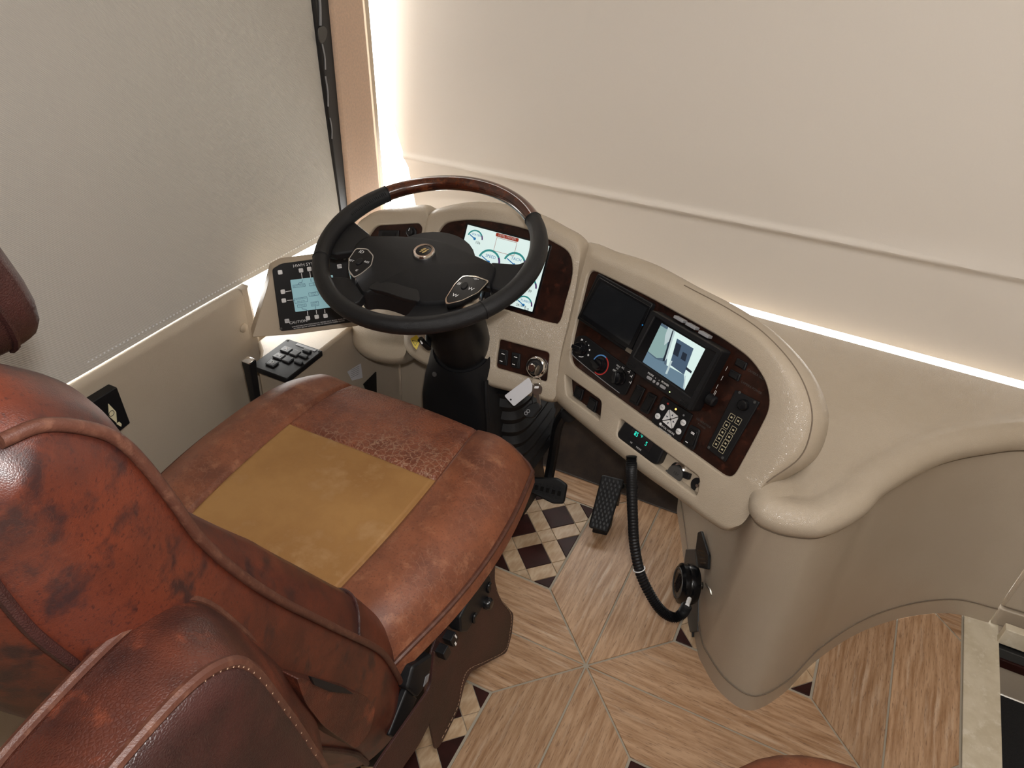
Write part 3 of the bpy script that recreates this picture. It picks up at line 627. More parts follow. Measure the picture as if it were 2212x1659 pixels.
for q in ((1356, 802), (1361, 812), (1359, 825)): W_ += [bar(fc, fc.uv(q), (fc.uv(q)[0] + .005, fc.uv(q)[1] + .001), .0013, .0005), bar(fc, (fc.uv(q)[0] + .005, fc.uv(q)[1] - .002), (fc.uv(q)[0] + .005, fc.uv(q)[1] + .005), .0013, .0005)]
for q, r in (((1272, 746), .0016), ((1274, 756), .002), ((1271, 767), .0024), ((1266, 738), .001)): W_.append(disc(fc, fc.uv(q), r, .0005, 10))
a = fc.uv((1257, 735)); W_.append(rect(fc, a, .005, .006, .001, 0, .0005)); W_.append(arc(fc, fc.uv((1257, 752)), .0185, .0203, -85, -45, 0, .0005, 6))
for w_ in W_: mk('lettering', w_, M['white'], cl_, smooth=False)
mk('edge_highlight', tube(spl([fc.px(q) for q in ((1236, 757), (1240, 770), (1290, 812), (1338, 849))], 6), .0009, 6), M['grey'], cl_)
switch(fw, [(1379, 830), (1397, 840), (1379, 878), (1361, 867)], 'black rocker switch under the monitor beside the climate knobs')
switch(fw, [(1404, 846), (1422, 856), (1402, 896), (1384, 886)], 'black rocker switch under the monitor beside the white button pad')
# backup monitor
fm = ST.off(.034)
mo = thing('backup_monitor', 'black rear-view camera monitor showing the side of a coach', 'monitor', fm.px((1465, 780)))
mpx = [(1409, 669), (1561, 757), (1493, 889), (1352, 790)]
mk('casing', pp(fm, mpx, .005, -.036, 0), M['black'], mo, bev=.003)
inn = [(1416, 681), (1552, 762), (1495, 862), (1368, 772)]
o2 = rp([fm.uv(q) for q in mpx], .005); i2 = rp([fm.uv(q) for q in inn], .003)
V, F = join(facefill(fm, scl(o2, .985), [i2], .004), lip(fm.off(.004), i2, .006, .003), loft([[fm.pt(p, .004) for p in scl(o2, .985)], [fm.pt(p, -.001) for p in o2]], True, False, False))
mk('front_bezel', (V, F), M['black'], mo)
mk('screen_mask', plate(fm, i2, -.001, .0005), M['black_gloss'], mo)
SCR = [fm.uv(q) for q in ((1430, 698), (1524, 754), (1479, 843), (1389, 782))]
def sp(a, b): 
    p = Vector(SCR[0]).lerp(Vector(SCR[1]), a); q = Vector(SCR[3]).lerp(Vector(SCR[2]), a); return tuple(p.lerp(q, b))
def spoly(L, h): return [fm.pt(sp(*p), h) for p in L], [list(range(len(L)))]
pic = mk('picture', spoly([(0, 0), (1, 0), (1, 1), (0, 1)], .0010), M['m_sky'], mo, smooth=False)
for nm, L, m, h in (('coach_side', [(0, 0), (.22, 0), (.42, .62), (.55, 1), (0, 1)], 'm_coach', .0012), ('coach_window', [(0, .06), (.2, .06), (.36, .55), (.34, .66), (.22, .74), (0, .72)], 'm_win', .0014),
                    ('window_glare', [(.16, .0), (.30, .0), (.34, .18), (.25, .4), (.18, .2)], 'm_lite', .0016), ('bright_strip', [(.29, 0), (.33, 0), (.42, .62), (.40, .7)], 'm_lite', .0016), ('dark_strip', [(.27, .02), (.29, .0), (.40, .7), (.36, .72)], 'm_dark', .0017),
                    ('slide_panel', [(.42, .12), (.80, .12), (.86, .72), (.52, .70)], 'm_slab', .0013), ('slide_window', [(.44, .2), (.56, .2), (.60, .46), (.48, .46)], 'm_dark', .0015), ('slide_window', [(.64, .3), (.74, .3), (.77, .46), (.66, .46)], 'm_dark', .0015),
                    ('road', [(.42, .76), (.86, .72), (1, 1), (.36, 1)], 'm_road', .0013), ('road_line', [(.88, .72), (.90, .72), (1, .98), (.96, .98)], 'm_lite', .0015), ('far_trees', [(.83, .54), (.97, .56), (.97, .61), (.84, .60)], 'm_dark', .0015), ('mirror_arm', [(.50, .62), (.54, .60), (.56, .92), (.52, .93)], 'm_lite', .0016), ('lower_coach', [(0, .74), (.22, .77), (.40, .72), (.5, 1), (0, 1)], 'm_road', .0015)):
    mk(nm, spoly(L, h), M[m], pic, smooth=False)
for q, w in (((1403, 817), .013), ((1413, 824), .006), ((1421, 829), .006), ((1432, 836), .014)):
    c = fm.uv(q, .004); mk('button', rect(fm, c, w, .006, .003, .003, .0058), M['grey'], mo, bev=.0006)
for s_, q, z_ in (('MODE', (1406, 809), .0055), ('POWER', (1437, 829), .0055), ('<', (1416, 817), .005), ('>', (1424, 822), .005)): mk('button_lettering', text(fm, s_, fm.uv(q, .004), z_, .0046), M['white'], mo, smooth=False)
mk('power_light', disc(fm, fm.uv((1447, 847), .004), .0014, .0046, 10), M['led_g'], mo, smooth=False)
for x, y in ((1367, 786), (1480, 868)):
    mk('speaker_slots', join(*[bar(fm, (fm.uv((x, y), .004)[0] - .010, fm.uv((x, y), .004)[1] - .0022 * k), (fm.uv((x, y), .004)[0] + .010, fm.uv((x, y), .004)[1] - .0022 * k), .0008, .0043) for k in range(6)]), M['black_gloss'], mo, smooth=False)
ff = Frame(fm.px((1487, 703), -.01), fm.v, fm.u)
for q in ((1465, 689), (1491, 704), (1519, 722)):
    c = fm.uv(q, -.014); mk('top_button', rect(fm, c, .024, .006, .001, -.03, -.014), M['grey'], mo, bev=.001)
sd = Frame(fm.px((1545, 812), -.015), fm.u, -fm.n)
mk('side_label', join(*[bar(sd, (a, b), (a, b + .009), .0018, .0175) for a, b in ((-.008, .02), (-.006, .0), (-.008, -.018), (-.001, -.032), (-.006, -.03))]), M['white'], mo, smooth=False)
mk('side_knob', lathe(fm.px((1530, 860), -.03) , fm.u, [(.011, 0), (.011, .014), (.008, .017), (0, .017)]), M['black'], mo)
# remote mirror pad
rm = thing('mirror_control_pad', 'black keypad with white round and wedge buttons for the mirror', 'keypad', fw.px((1450, 906)))
mk('faceplate', pp(fw, [(1432, 855), (1497, 896), (1467, 957), (1406, 911)], .004, 0, .004), M['black'], rm, bev=.0012)
fr_ = fw.off(.004)
for q, s in (((1431, 880), 'ON'), ((1421, 899), 'OFF'), ((1476, 913), 'LOW'), ((1466, 932), 'HIGH')):
    b_ = mk('round_button', lathe(fr_.px(q), fr_.n, [(.0062, 0), (.0062, .001), (.0055, .0016), (0, .0017)], 18), M['white'], rm); mk('button_lettering', text(fr_, s, fr_.uv(q), .004, .0021), M['dark_grey'], b_, smooth=False)
D4 = [fr_.uv(q) for q in ((1446, 882), (1468, 900), (1453, 929), (1429, 909))]; cc = fr_.uv((1449, 906))
for i in range(4):
    tri = inset([tuple(D4[i]), tuple(D4[(i + 1) % 4]), tuple(cc)], .0008)
    b_ = mk('wedge_button', plate(fr_, rp(tri, .0028), 0, .0017), M['white'], rm, bev=.0004)
    m_ = Vector(D4[i]).lerp(Vector(D4[(i + 1) % 4]), .5).lerp(Vector(cc), .38); d = (m_ - Vector(cc)).normalized(); n2 = Vector((-d.y, d.x))
    mk('arrow_mark', ([fr_.pt(m_ + d * .003, .0021), fr_.pt(m_ - d * .002 + n2 * .0018, .0021), fr_.pt(m_ - d * .002 - n2 * .0018, .0021)], [[0, 1, 2]]), M['d_ink'], b_, smooth=False)
mk('lettering', join(text(fr_, 'TOTAL VISION', fr_.uv((1441, 928)), .0058, .0005), text(fr_, 'REMOTE CONTROL MIRROR', fr_.uv((1437, 933)), .0026, .0005), disc(fr_, fr_.uv((1427, 916)), .003, .0005)), M['white'], rm, smooth=False)
for q, m in (((1443, 872), 'red'), ((1460, 884), 'led'), ((1477, 897), 'grey')): mk('indicator_light', lathe(fr_.px(q), fr_.n, [(.0022, 0), (.0018, .0014), (0, .002)], 10), M[m], rm)
# generator switch, numeric keypad, camera switches
switch(fw, [(1493, 916), (1516, 929), (1501, 974), (1477, 959)], 'tall black rocker switch with white marks between the mirror pad and the keypad', r=.006, mark=[(-.003, .011, .008), (-.003, .0085, .008), (-.005, -.012, .006)])
kp = thing('accessory_keypad', 'narrow black keypad with gold outlined buttons at the end of the wood panel', 'keypad', fw.px((1580, 920)))
mk('faceplate', pp(fw, [(1588, 842), (1641, 869), (1566, 999), (1525, 968)], .003, 0, .005), M['black'], kp, bev=.0012)
fk = fw.off(.005); k14 = .14465
def k7p(a, b): return (1380 + a * k14, 840 + b * k14)
for a, b in ((1160, 825), (1205, 740), (1255, 648), (1315, 540), (1390, 425), (1250, 905), (1300, 815), (1355, 720), (1415, 615), (1490, 480)):
    c = fk.uv(k7p(a, b)); w, h = .0105, .0125
    b_ = mk('button', rect(fk, c, w, h, .0015, 0, .0014), M['black_gloss'], kp, bev=.0004)
    f = [(c[0] - w / 2, c[1] - h / 2), (c[0] + w / 2, c[1] - h / 2), (c[0] + w / 2, c[1] + h / 2), (c[0] - w / 2, c[1] + h / 2)]
    mk('button_outline', join(*[bar(fk, f[i], f[(i + 1) % 4], .0009, .0017) for i in range(4)], bar(fk, (c[0] - .002, c[1]), (c[0] + .002, c[1]), .0035, .0017)), M['pale_gold'], b_, smooth=False)
mk('round_knob', lathe(fk.px((1607, 875)), fk.n, [(.011, 0), (.010, .008), (.008, .010), (0, .0105)]), M['black_gloss'], kp)
for a, b in ((1505, 55), (1730, 200), (1045, 875), (1250, 1030)): mk('screw', lathe(fk.px(k7p(a, b)), fk.n, [(.003, 0), (.0025, .0012), (0, .0014)], 10), M['dark_grey'], kp)
for q, s, tq in (((1603, 788), 'CAMERA SELECT', (1637, 811)), ((1589, 812), 'CAMERA POWER', (1623, 837))):
    switch(fw, [(q[0] - 8, q[1] - 15), (q[0] + 14, q[1] - 3), (q[0] + 8, q[1] + 13), (q[0] - 14, q[1])], ('upper' if q[0] == 1603 else 'lower') + ' small black camera switch to the side of the monitor', r=.002)
mk('panel_lettering', join(text(fw, 'CAMERA SELECT', fw.uv((1637, 811)), .0062, .0006), text(fw, 'CAMERA POWER', fw.uv((1623, 837)), .0062, .0006), text(fw, 'GENERATOR', fw.uv((1520, 914)), .0062, .0006), text(fw, 'POWER', fw.uv((1516, 921)), .0055, .0006)), M['dark_grey'], dash, smooth=False)
# lower pockets
f1 = ST.off(-.024)
switch(f1, [(1247, 832), (1264, 842), (1258, 866), (1241, 855)], 'dark rocker switch in the low pocket under the climate knobs, beside the pedal pivot', r=.002)
switch(f1, [(1277, 856), (1294, 867), (1288, 892), (1270, 880)], 'dark rocker switch in the low pocket under the climate knobs, towards the compass', r=.002)
f2 = ST.off(-.024)
cp = thing('compass_display', 'black compass unit with glowing green 85 degree reading', 'display', f2.px((1380, 955)))
mk('housing', pp(f2, [(1352, 905), (1437, 966), (1420, 1003), (1408, 1002), (1333, 945), (1332, 936)], .006, 0, .022), M['black'], cp, bev=.004, seg=3)
f3 = f2.off(.022)
mk('window', pp(f3, [(1366, 925), (1412, 958), (1402, 977), (1357, 944)], .003, 0, .0006), M['screen_off'], cp)
mk('digits', join(text(f3, '85', f3.uv((1375, 938)), .0135, .001, sx=.8), text(f3, '°F', f3.uv((1386, 943)), .008, .001), text(f3, 'S', f3.uv((1396, 959)), .013, .001, sx=.8)), M['vfd'], cp, smooth=False)
for q, s in (((1364, 956), 'US'), ((1380, 969), 'MODE')): mk('button_lettering', text(f3, s, f3.uv(q), .005, .001), M['white'], cp, smooth=False)
so = thing('power_socket', 'round grey capped power socket in the lower dash pocket', 'socket', f2.px((1460, 1023)))
mk('socket_ring', lathe(f2.px((1466, 1016)), f2.n, [(.0165, 0), (.0165, .006), (.0135, .008), (.0125, .004)], 26), M['chrome'], so)
mk('cap', lathe(f2.px((1460, 1023), .008), f2.n, [(.0175, 0), (.0175, .004), (.0155, .0065), (0, .007)], 28), M['dark_grey'], so, label='dull grey rubber cap')
mk('cap_hinge', pp(f2, [(1475, 1018), (1490, 1024), (1486, 1037), (1472, 1031)], .002, 0, .010), M['black'], so, bev=.0015)
mk('cap_tab', lathe(f2.px((1443, 1020), .009), f2.n, [(.005, 0), (.005, .003), (0, .0035)], 12), M['dark_grey'], so)
mk('cap_symbol', text(f2, '12V', f2.uv((1460, 1023), .015), .008, .0154), M['black'], so, smooth=False)
sc_ = thing('screw_cover', 'half-round black screw cover at the pocket end', 'cover', f2.px((1506, 1048)))
mk('cover', plate(f2, [tuple(Vector(f2.uv((1506, 1048), .003)) + Vector((math.cos(a), math.sin(a))) * .0145) for a in [math.pi * (.5 + i / 18) for i in range(19)]], 0, .003), M['black'], sc_)
mk('screw', lathe(f2.px((1506, 1049), .003), f2.n, [(.0038, 0), (.003, .0016), (0, .0018)], 12), M['steel'], sc_)
# loose bezel strip at the stack's left and dark shell filling under the dashboard
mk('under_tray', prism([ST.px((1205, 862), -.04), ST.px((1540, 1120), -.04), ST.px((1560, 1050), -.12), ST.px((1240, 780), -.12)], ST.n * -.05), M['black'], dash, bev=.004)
mk('knee_panel', box(-.78, -.585, .47, .49, .002, .60), M['vinyl_matte'], dash, bev=.004)
# ---------------------------------------------------------------- steering wheel
WC = V3((-.478, .133, .852)); WFm = Frame(WC, (-.023, -.259, .966), (1, 0, 0))
sw = thing('steering_wheel', 'black leather steering wheel with a glossy burl wood upper rim', 'steering wheel', WC)
RW, rw = .2115, .0165
ang = lambda q: math.atan2(WFm.uv(q)[1], WFm.uv(q)[0])
a_r, a_l = ang((1168, 470)), ang((838, 420))
def rimpts(a0, a1, n): return [WFm.pt((RW * math.cos(a0 + (a1 - a0) * i / n), RW * math.sin(a0 + (a1 - a0) * i / n))) for i in range(n + 1)]
mk('wood_rim', tube(rimpts(a_r, a_l, 40), rw * .93, 16, up=WFm.n), M['rim_wood'], sw, label='glossy burl wood upper rim')
mk('leather_rim', tube(rimpts(a_l, a_r + 2 * math.pi, 90), rw, 16, rfun=lambda t, i: rw * (1 + .08 * math.exp(-((t - .12) / .08) ** 2) + .08 * math.exp(-((t - .88) / .08) ** 2))), M['black_soft'], sw)
for a in (a_l, a_r, ang((1040, 665)), ang((675, 560))):
    c = WFm.pt((RW * math.cos(a), RW * math.sin(a))); t = WFm.u * -math.sin(a) + WFm.v * math.cos(a)
    mk('rim_seam', torus(c, t, rw * 1.0, .0012, 18), M['black'] if a not in (a_l, a_r) else M['charcoal'], sw)
stt = []
for i in range(22):
    a = a_l + .04 + i * .021; d = WFm.u * math.cos(a) + WFm.v * math.sin(a); c = WC + d * (RW - rw * .85) + WFm.n * .009
    stt.append(tube([c - d * .003 + WFm.n * .0, c + d * .004 + WFm.n * .004], .0009, 5))
mk('lacing', join(*stt), M['charcoal'], sw)
HB = -.012
def wpoly(name, pxs, h0, h1, m, bev, r=.006, par=None, seg=3, smoothc=False):
    L = [WFm.uv(q, h1) for q in pxs]; L = [tuple(p) for p in spl(L, 4, True)] if smoothc else rp(L, r)
    return mk(name, plate(WFm, L, h0, h1), m, par or sw, bev=bev, seg=seg)
wpoly('spoke', [(690, 512), (722, 470), (765, 478), (800, 506), (775, 540), (722, 548), (694, 540)], -.022, -.004, M['black_soft'], .006)
wpoly('spoke', [(688, 600), (740, 597), (765, 604), (790, 632), (775, 652), (750, 660), (705, 640)], -.022, -.004, M['black_soft'], .006)
wpoly('spoke', [(1060, 566), (1120, 570), (1150, 556), (1172, 560), (1150, 600), (1105, 635), (1060, 620)], -.022, -.006, M['charcoal'], .006)
wpoly('spoke', [(905, 650), (960, 645), (1010, 655), (985, 690), (900, 702), (840, 696), (880, 680)], -.022, -.006, M['charcoal'], .006)
pad = [(766, 520), (788, 506), (850, 506), (924, 511), (965, 521), (1005, 538), (1069, 567), (1071, 580), (1062, 606), (1020, 640), (960, 650), (908, 654), (872, 645), (832, 631), (800, 628), (781, 633), (764, 606), (754, 580), (756, 548)]
L2 = [WFm.uv(q, HB + .016) for q in pad]; L2 = rp(L2, .012, 4); loops = []
for k, h in ((1.0, -.030), (1.0, .004), (.99, .010), (.96, .0145), (.90, .016), (.5, .020), (.12, .0215)): loops.append([WFm.pt(p, HB + h) for p in scl(L2, k)])
hp = mk('hub_pad', loft(loops), M['charcoal'], sw)
rec = [(792, 622), (815, 606), (850, 603), (885, 612), (905, 628), (908, 652), (872, 644), (832, 630)]
mk('hub_hollow', plate(WFm, rp([WFm.uv(q, HB + .019) for q in rec], .01), HB + .010, HB + .0185), M['black'], hp, bev=.004)
mk('hub_bowl', lathe(WC + WFm.v * -.02, -WFm.n, [(.095, .022), (.09, .04), (.075, .07), (.062, .09), (.055, .10)], 32), M['black'], sw)
fe = WFm.off(HB + .0215); c = fe.px((916, 545))
emb = mk('emblem', lathe(c, fe.n, [(.022, -.004), (.022, .002), (.0195, .005), (.0155, .0048), (.0150, .003), (.0148, .002)], 36), M['chrome'], hp, label='round chrome hub emblem')
mk('emblem_disc', lathe(c, fe.n, [(.0152, .001), (.0150, .0035), (0, .0038)], 28), M['black_gloss'], emb)
ce = fe.uv((916, 545))
mk('emblem_mark', join(*[bar(fe, (ce[0] - .005 + dx, ce[1] - .006), (ce[0] + .002 + dx, ce[1] + .007), .0026, .0043) for dx in (-.0005, .005)], bar(fe, (ce[0] - .006, ce[1]), (ce[0] - .001, ce[1] + .007), .0016, .0043), bar(fe, (ce[0] + .006, ce[1]), (ce[0] + .001, ce[1] - .007), .0016, .0043)), M['gold'], hp, smooth=False)
bl1 = [(768, 533), (794, 534), (808, 550), (803, 572), (781, 590), (763, 600), (751, 583), (752, 556)]
br1 = [(1000, 592), (1028, 593), (1059, 604), (1035, 630), (997, 649), (962, 657), (959, 645), (981, 610)]
for nm, pl, marks in (('left', bl1, [((781, 544), 'ID'), ((759, 563), 'SET'), ((792, 566), 'RES'), ((771, 583), '«')]), ('right', br1, [((1028, 603), '*D*'), ((992, 612), '#'), ((1017, 624), 'W'), ((983, 638), 'W')])):
    hh = HB + .020; L = rp([WFm.uv(q, hh + .008) for q in pl], .006, 4)
    o = mk('button_pod', loft([[WFm.pt(p, hh - .03) for p in L], [WFm.pt(p, hh + .003) for p in L], [WFm.pt(p, hh + .006) for p in scl(L, .97)], [WFm.pt(p, hh + .006) for p in scl(L, .90)], [WFm.pt(p, hh + .003) for p in scl(L, .89)]], True, True, False), M['chrome'], sw, label='chrome-edged button pod')
    mk('button_face', plate(WFm, scl(L, .895), hh - .001, hh + .0055), M['black_gloss'], o, bev=.001)
    mk('button_symbol', join(*[text(WFm, s, WFm.uv(q, hh + .006), .011 if len(s) < 3 else .007, hh + .0059) for q, s in marks]), M['white'], o, smooth=False)
    c = WFm.uv(((776, 565) if nm == 'left' else (1003, 617)), hh + .006); mk('thumb_roller', plate(WFm, [(c[0] + .006 * math.cos(i * math.pi / 8), c[1] + .009 * math.sin(i * math.pi / 8)) for i in range(16)], hh + .004, hh + .008), M['black'], o, bev=.001)
# ---------------------------------------------------------------- steering column
AX = V3((0, .42, -.907)); CFr = lambda L: WC + AX * L
cl = thing('steering_column', 'black steering column with a shroud and ribbed boot rising from the floor', 'steering column', (-.47, .4, 0))
mk('column_tube', lathe(CFr(.08), AX, [(.055, 0), (.064, .03), (.064, .10), (.067, .15), (.066, .24), (.06, .27)], 36), M['black'], cl)
def rr_loop(c, hx, hy, r=.35, n=40, tilt=0.0):
    out = []
    for i in range(n):
        a = 2 * math.pi * i / n; ca, sa = math.cos(a), math.sin(a); e = 2 / 4.5
        x = hx * math.copysign(abs(ca) ** e, ca); y = hy * math.copysign(abs(sa) ** e, sa); out.append(V3((c[0] + x, c[1] + y, c[2] + tilt * y)))
    return out
ring0 = [CFr(.345) + (V3((1, 0, 0)) * math.cos(2 * math.pi * i / 40) + V3((0, .907, .42)) * math.sin(2 * math.pi * i / 40)) * .071 for i in range(40)]
ring1 = [CFr(.36) + (V3((1, 0, 0)) * math.cos(2 * math.pi * i / 40) + V3((0, .907, .42)) * math.sin(2 * math.pi * i / 40)) * .080 for i in range(40)]
s1 = rr_loop((-.475, .305, .475), .092, .080, tilt=.40); s2 = rr_loop((-.472, .32, .42), .104, .100, tilt=.30); s3 = rr_loop((-.468, .335, .35), .108, .115, tilt=.15); s4 = rr_loop((-.465, .34, .30), .104, .118)
inn0 = [CFr(.350) + (p - CFr(.345)) * .93 for p in ring0]
mk('shroud', loft([inn0, ring0, ring1, s1, s2, s3, s4]), M['black'], cl)
mk('shroud_rib', tube(spl([(-.395, .235, .50), (-.385, .222, .45), (-.375, .216, .38), (-.380, .214, .33)], 6), .006, 8), M['black'], cl)
mk('shroud_screw', lathe(CFr(.375) + V3((-.035, -.083, -.02)), (0, -.9, .4), [(.006, 0), (.005, .002), (0, .0025)], 12), M['dark_grey'], cl)
bo = []; 
for k in range(15):
    z = .45 - k * .018; r = .0 if k % 2 else .007; bo.append(rr_loop((-.445 + .03 * (k / 14), .395, z), .112 + r, .125 + r))
mk('ribbed_boot', loft(bo), M['black_soft'], cl)
mk('boot_base', loft([rr_loop((-.43, .395, .20), .105, .13), rr_loop((-.44, .40, .06), .11, .14), rr_loop((-.44, .40, .001), .12, .15)]), M['black'], cl)
cf = Frame(CAM + ray(898, 738).normalized() * 1.70, -ray(898, 738), (1, 0, -.1))
lb = mk('warning_label', pp(cf, [(886, 732), (900, 723), (908, 736), (900, 756), (893, 748)], .002, -.0008, 0), M['yellow']); tag(lb, 'small yellow warning label beside the steering column', 'label')
t_ = [cf.uv(q) for q in ((890, 735), (902, 738), (897, 747))]
mk('triangle_mark', join(*[bar(cf, t_[i], t_[(i + 1) % 3], .0008, .0005) for i in range(3)]), M['black'], lb, smooth=False)
lv = thing('turn_signal_stalk', 'short black stalk on the left of the steering column', 'lever', CFr(.26))
mk('stalk', tube([CFr(.25) + V3((-.055, -.02, 0)), cf.px((925, 752), -.02), cf.px((908, 733), .004)], .007, 10), M['black'], lv)
mk('stalk_mark', pp(cf.off(.012), [(909, 735), (914, 742), (911, 744), (907, 737)], .0005, 0, .0006), M['white'], lv)
# ---------------------------------------------------------------- left corner: side console, leveling panel, gear selector, lever
XC = -.786
lc = thing('side_console', 'beige side console under the gear selector against the driver side wall', 'console', (-.86, .15, 0))
mk('body', prism([(-.94, .11, .001), (-.905, .08, .001), (-.875, .035, .001), (-.82, .025, .001), (XC, .025, .001), (XC, .50, .001), (-.94, .50, .001)], (0, 0, .495)), M['vinyl_matte'], lc, bev=.008, seg=3)
q = [atx(x, y, XC + .0005) for x, y in ((750, 803), (779, 785), (783, 816), (760, 822))]
lab = mk('spec_label', prism(q, (.0008, 0, 0)), M['card'], smooth=False); tag(lab, 'white printed label on the side console', 'label')
fx = Frame((XC + .0014, .2, .4), (1, 0, 0), (0, 1, 0))
mk('label_lettering', join(*[bar(fx, fx.uv((758, 800 + 4 * k)), fx.uv((776, 791 + 4 * k)), .0009, 0) for k in range(5)]), M['dark_grey'], lab, smooth=False)
vt = thing('floor_vent', 'dark wedge-shaped vent opening low on the side console', 'vent', atx(802, 825, XC)); mk('opening', prism([atx(x, y, XC + .0005) for x, y in ((784, 830), (811, 803), (812, 850), (795, 855))], (.003, 0, 0)), M['black'], vt, smooth=False)
HW = Frame(CAM + ray(660, 630).normalized() * 1.8, (.69, -.65, .30), (.65, .76, 0))
hw = thing('leveling_panel', 'black leveling system panel with white buttons and a pale blue screen', 'control panel', HW.px((670, 640)))
mk('pod_body', pp(HW, [(545, 729), (577, 622), (588, 580), (610, 568), (754, 549), (775, 704), (640, 722)], .004, -.07, -.003), M['beige_plain'], hw, bev=.003)
mk('faceplate', pp(HW, [(588, 582), (608, 570), (752, 551), (763, 696), (606, 716)], .006, -.004, .003), M['black'], hw, bev=.001)
fh = HW.off(.003)
mk('screen', pp(fh, [(627, 605), (719, 594), (722, 663), (638, 674)], .002, -.001, .0008), M['lcd'], hw, smooth=False)
for q in ((605, 588), (650, 584), (668, 581), (692, 578), (611, 630), (613, 649), (665, 687), (684, 684), (703, 682), (738, 620), (741, 640)):
    c = fh.uv(q); mk('button', rect(fh, c, .0095, .0095, .0025, 0, .002), M['white'], hw, bev=.0006)
for q in ((620, 693), (733, 575)):
    c = fh.uv(q); o = mk('striped_button', rect(fh, c, .010, .010, .0025, 0, .0015), M['grey'], hw); mk('stripe', join(*[bar(fh, (c[0] - .005, c[1] + d), (c[0] + .005, c[1] + d), .0016, .0019) for d in (-.003, 0, .003)]), M['white'], o, smooth=False)
W_ = [text(fh, 'HWH SYSTEM', fh.uv((664, 571)), .0095, .0005, sx=1.05), text(fh, 'CAUTION!', fh.uv((645, 695)), .0085, .0005), text(fh, 'UNDERSTAND OPERATOR\'S MANUAL BEFORE USING. BLOCK FRAME AND', fh.uv((690, 697)), .0036, .0005), text(fh, 'SECURELY BEFORE REMOVING TIRES OR CRAWLING UNDER VEHICLE.', fh.uv((690, 701)), .0036, .0005)]
for a, b in (((651, 590), (653, 602)), ((669, 587), (671, 600)), ((617, 630), (629, 628)), ((620, 649), (632, 648)), ((664, 672), (665, 681)), ((683, 670), (684, 678)), ((701, 668), (702, 676))): W_.append(bar(fh, fh.uv(a), fh.uv(b), .0016, .0005))
for w_ in W_: mk('lettering', w_, M['white'], hw, smooth=False)
I_ = []
def lbox(c, w, h, s):
    f = [(c[0] - w / 2, c[1] - h / 2), (c[0] + w / 2, c[1] - h / 2), (c[0] + w / 2, c[1] + h / 2), (c[0] - w / 2, c[1] + h / 2)]
    return [bar(fh, f[i], f[(i + 1) % 4], .0007, .0012) for i in range(4)] + [text(fh, t, (c[0], c[1] + o), .0040, .0012) for t, o in s]
for q, w, h, s in (((646, 617), .026, .006, [('AUTO STORE', 0)]), ((681, 613), .026, .006, [('DUMP', 0)]), ((677, 635), .020, .008, [('HOME', .002), ('PAGE 1', -.002)]), ((650, 648), .027, .011, [('AUTOMATIC', .0025), ('AIR LEVEL', -.0025)]), ((652, 660), .019, .006, [('STATUS', 0)]), ((680, 656), .016, .009, [('HOME', .002), ('PAGE 2', -.002)])): I_ += lbox(fh.uv(q), w, h, s)
for P in (((653, 604), (652, 610), (645, 611), (645, 614)), ((671, 602), (672, 609)), ((632, 649), (637, 648)), ((652, 664), (653, 667), (661, 668), (663, 671)), ((681, 661), (682, 669))):
    for a, b in zip(P, P[1:]): I_.append(bar(fh, fh.uv(a), fh.uv(b), .0009, .0012))
mk('screen_print', join(*I_), M['lcd_ink'], hw, smooth=False)
for q in ((607, 710), (744, 559)): mk('screw', lathe(fh.px(q), fh.n, [(.003, 0), (.0025, .0012), (0, .0014)], 10), M['dark_grey'], hw)
GZ = Frame((-.82, .1, .497), (0, 0, 1), (1, 0, 0))
gs = thing('gear_selector', 'black push-button gear selector keypad lettered R N D', 'keypad', GZ.px((625, 765)))
P_ = [GZ.uv(q, .014) for q in ((561, 797), (621, 731), (694, 760), (671, 790))]; x0, x1 = P_[1][0], P_[2][0]; y1 = P_[1][1]; y0 = P_[0][1]
mk('housing', plate(GZ, rp([(x0, y0), (x1, y0), (x1, y1), (x0, y1)], .004), 0, .014), M['black'], gs, bev=.002)
gf = GZ.off(.014)
for q, s in (((619, 757), 'R'), ((603, 771), 'N'), ((588, 786), 'D'), ((638, 764), '↑'), ((622, 778), '↓'), ((663, 759), ''), ((656, 770), ''), ((645, 783), '')):
    c = gf.uv(q); w = .024 if s in 'RND' and s else .021
    b_ = mk('button', rect(gf, c, w, .021 if s else .012, .003, 0, .004), M['key_grey'], gs, bev=.002)
    if s in 'RND' and s: mk('button_lettering', text(gf, s, c, .014, .0045), M['white'], b_, smooth=False)
mk('top_strip', rect(gf, ((x0 + x1) / 2 + .01, y1 - .009), .055, .008, .001, 0, .001), M['grey'], gs, smooth=False)
for x, y in ((x1 - .006, y1 - .006), (x0 + .006, y1 - .006)): mk('screw', lathe(gf.pt((x, y)), gf.n, [(.0032, 0), (.0025, .0014), (0, .0016)], 10), M['dark_grey'], gs)
le = thing('air_brake_knob', 'black square lever with a silver top beside the gear selector', 'lever', (-.84, -.02, .0))
tp = atz(537, 777, .556); rl = lambda k, z: [(tp.x + x * k, tp.y + y * k, z) for x, y in rp([(-.012, -.011), (.012, -.011), (.012, .011), (-.012, .011)], .004)]
mk('lever_post', loft([rl(.7, .001), rl(.75, .44), rl(.9, .53), rl(1, .545), rl(1, .553)]), M['black'], le); mk('lever_cap', loft([rl(.93, .553), rl(.90, .5555), rl(.6, .557)]), M['chrome'], le, label='silver top')
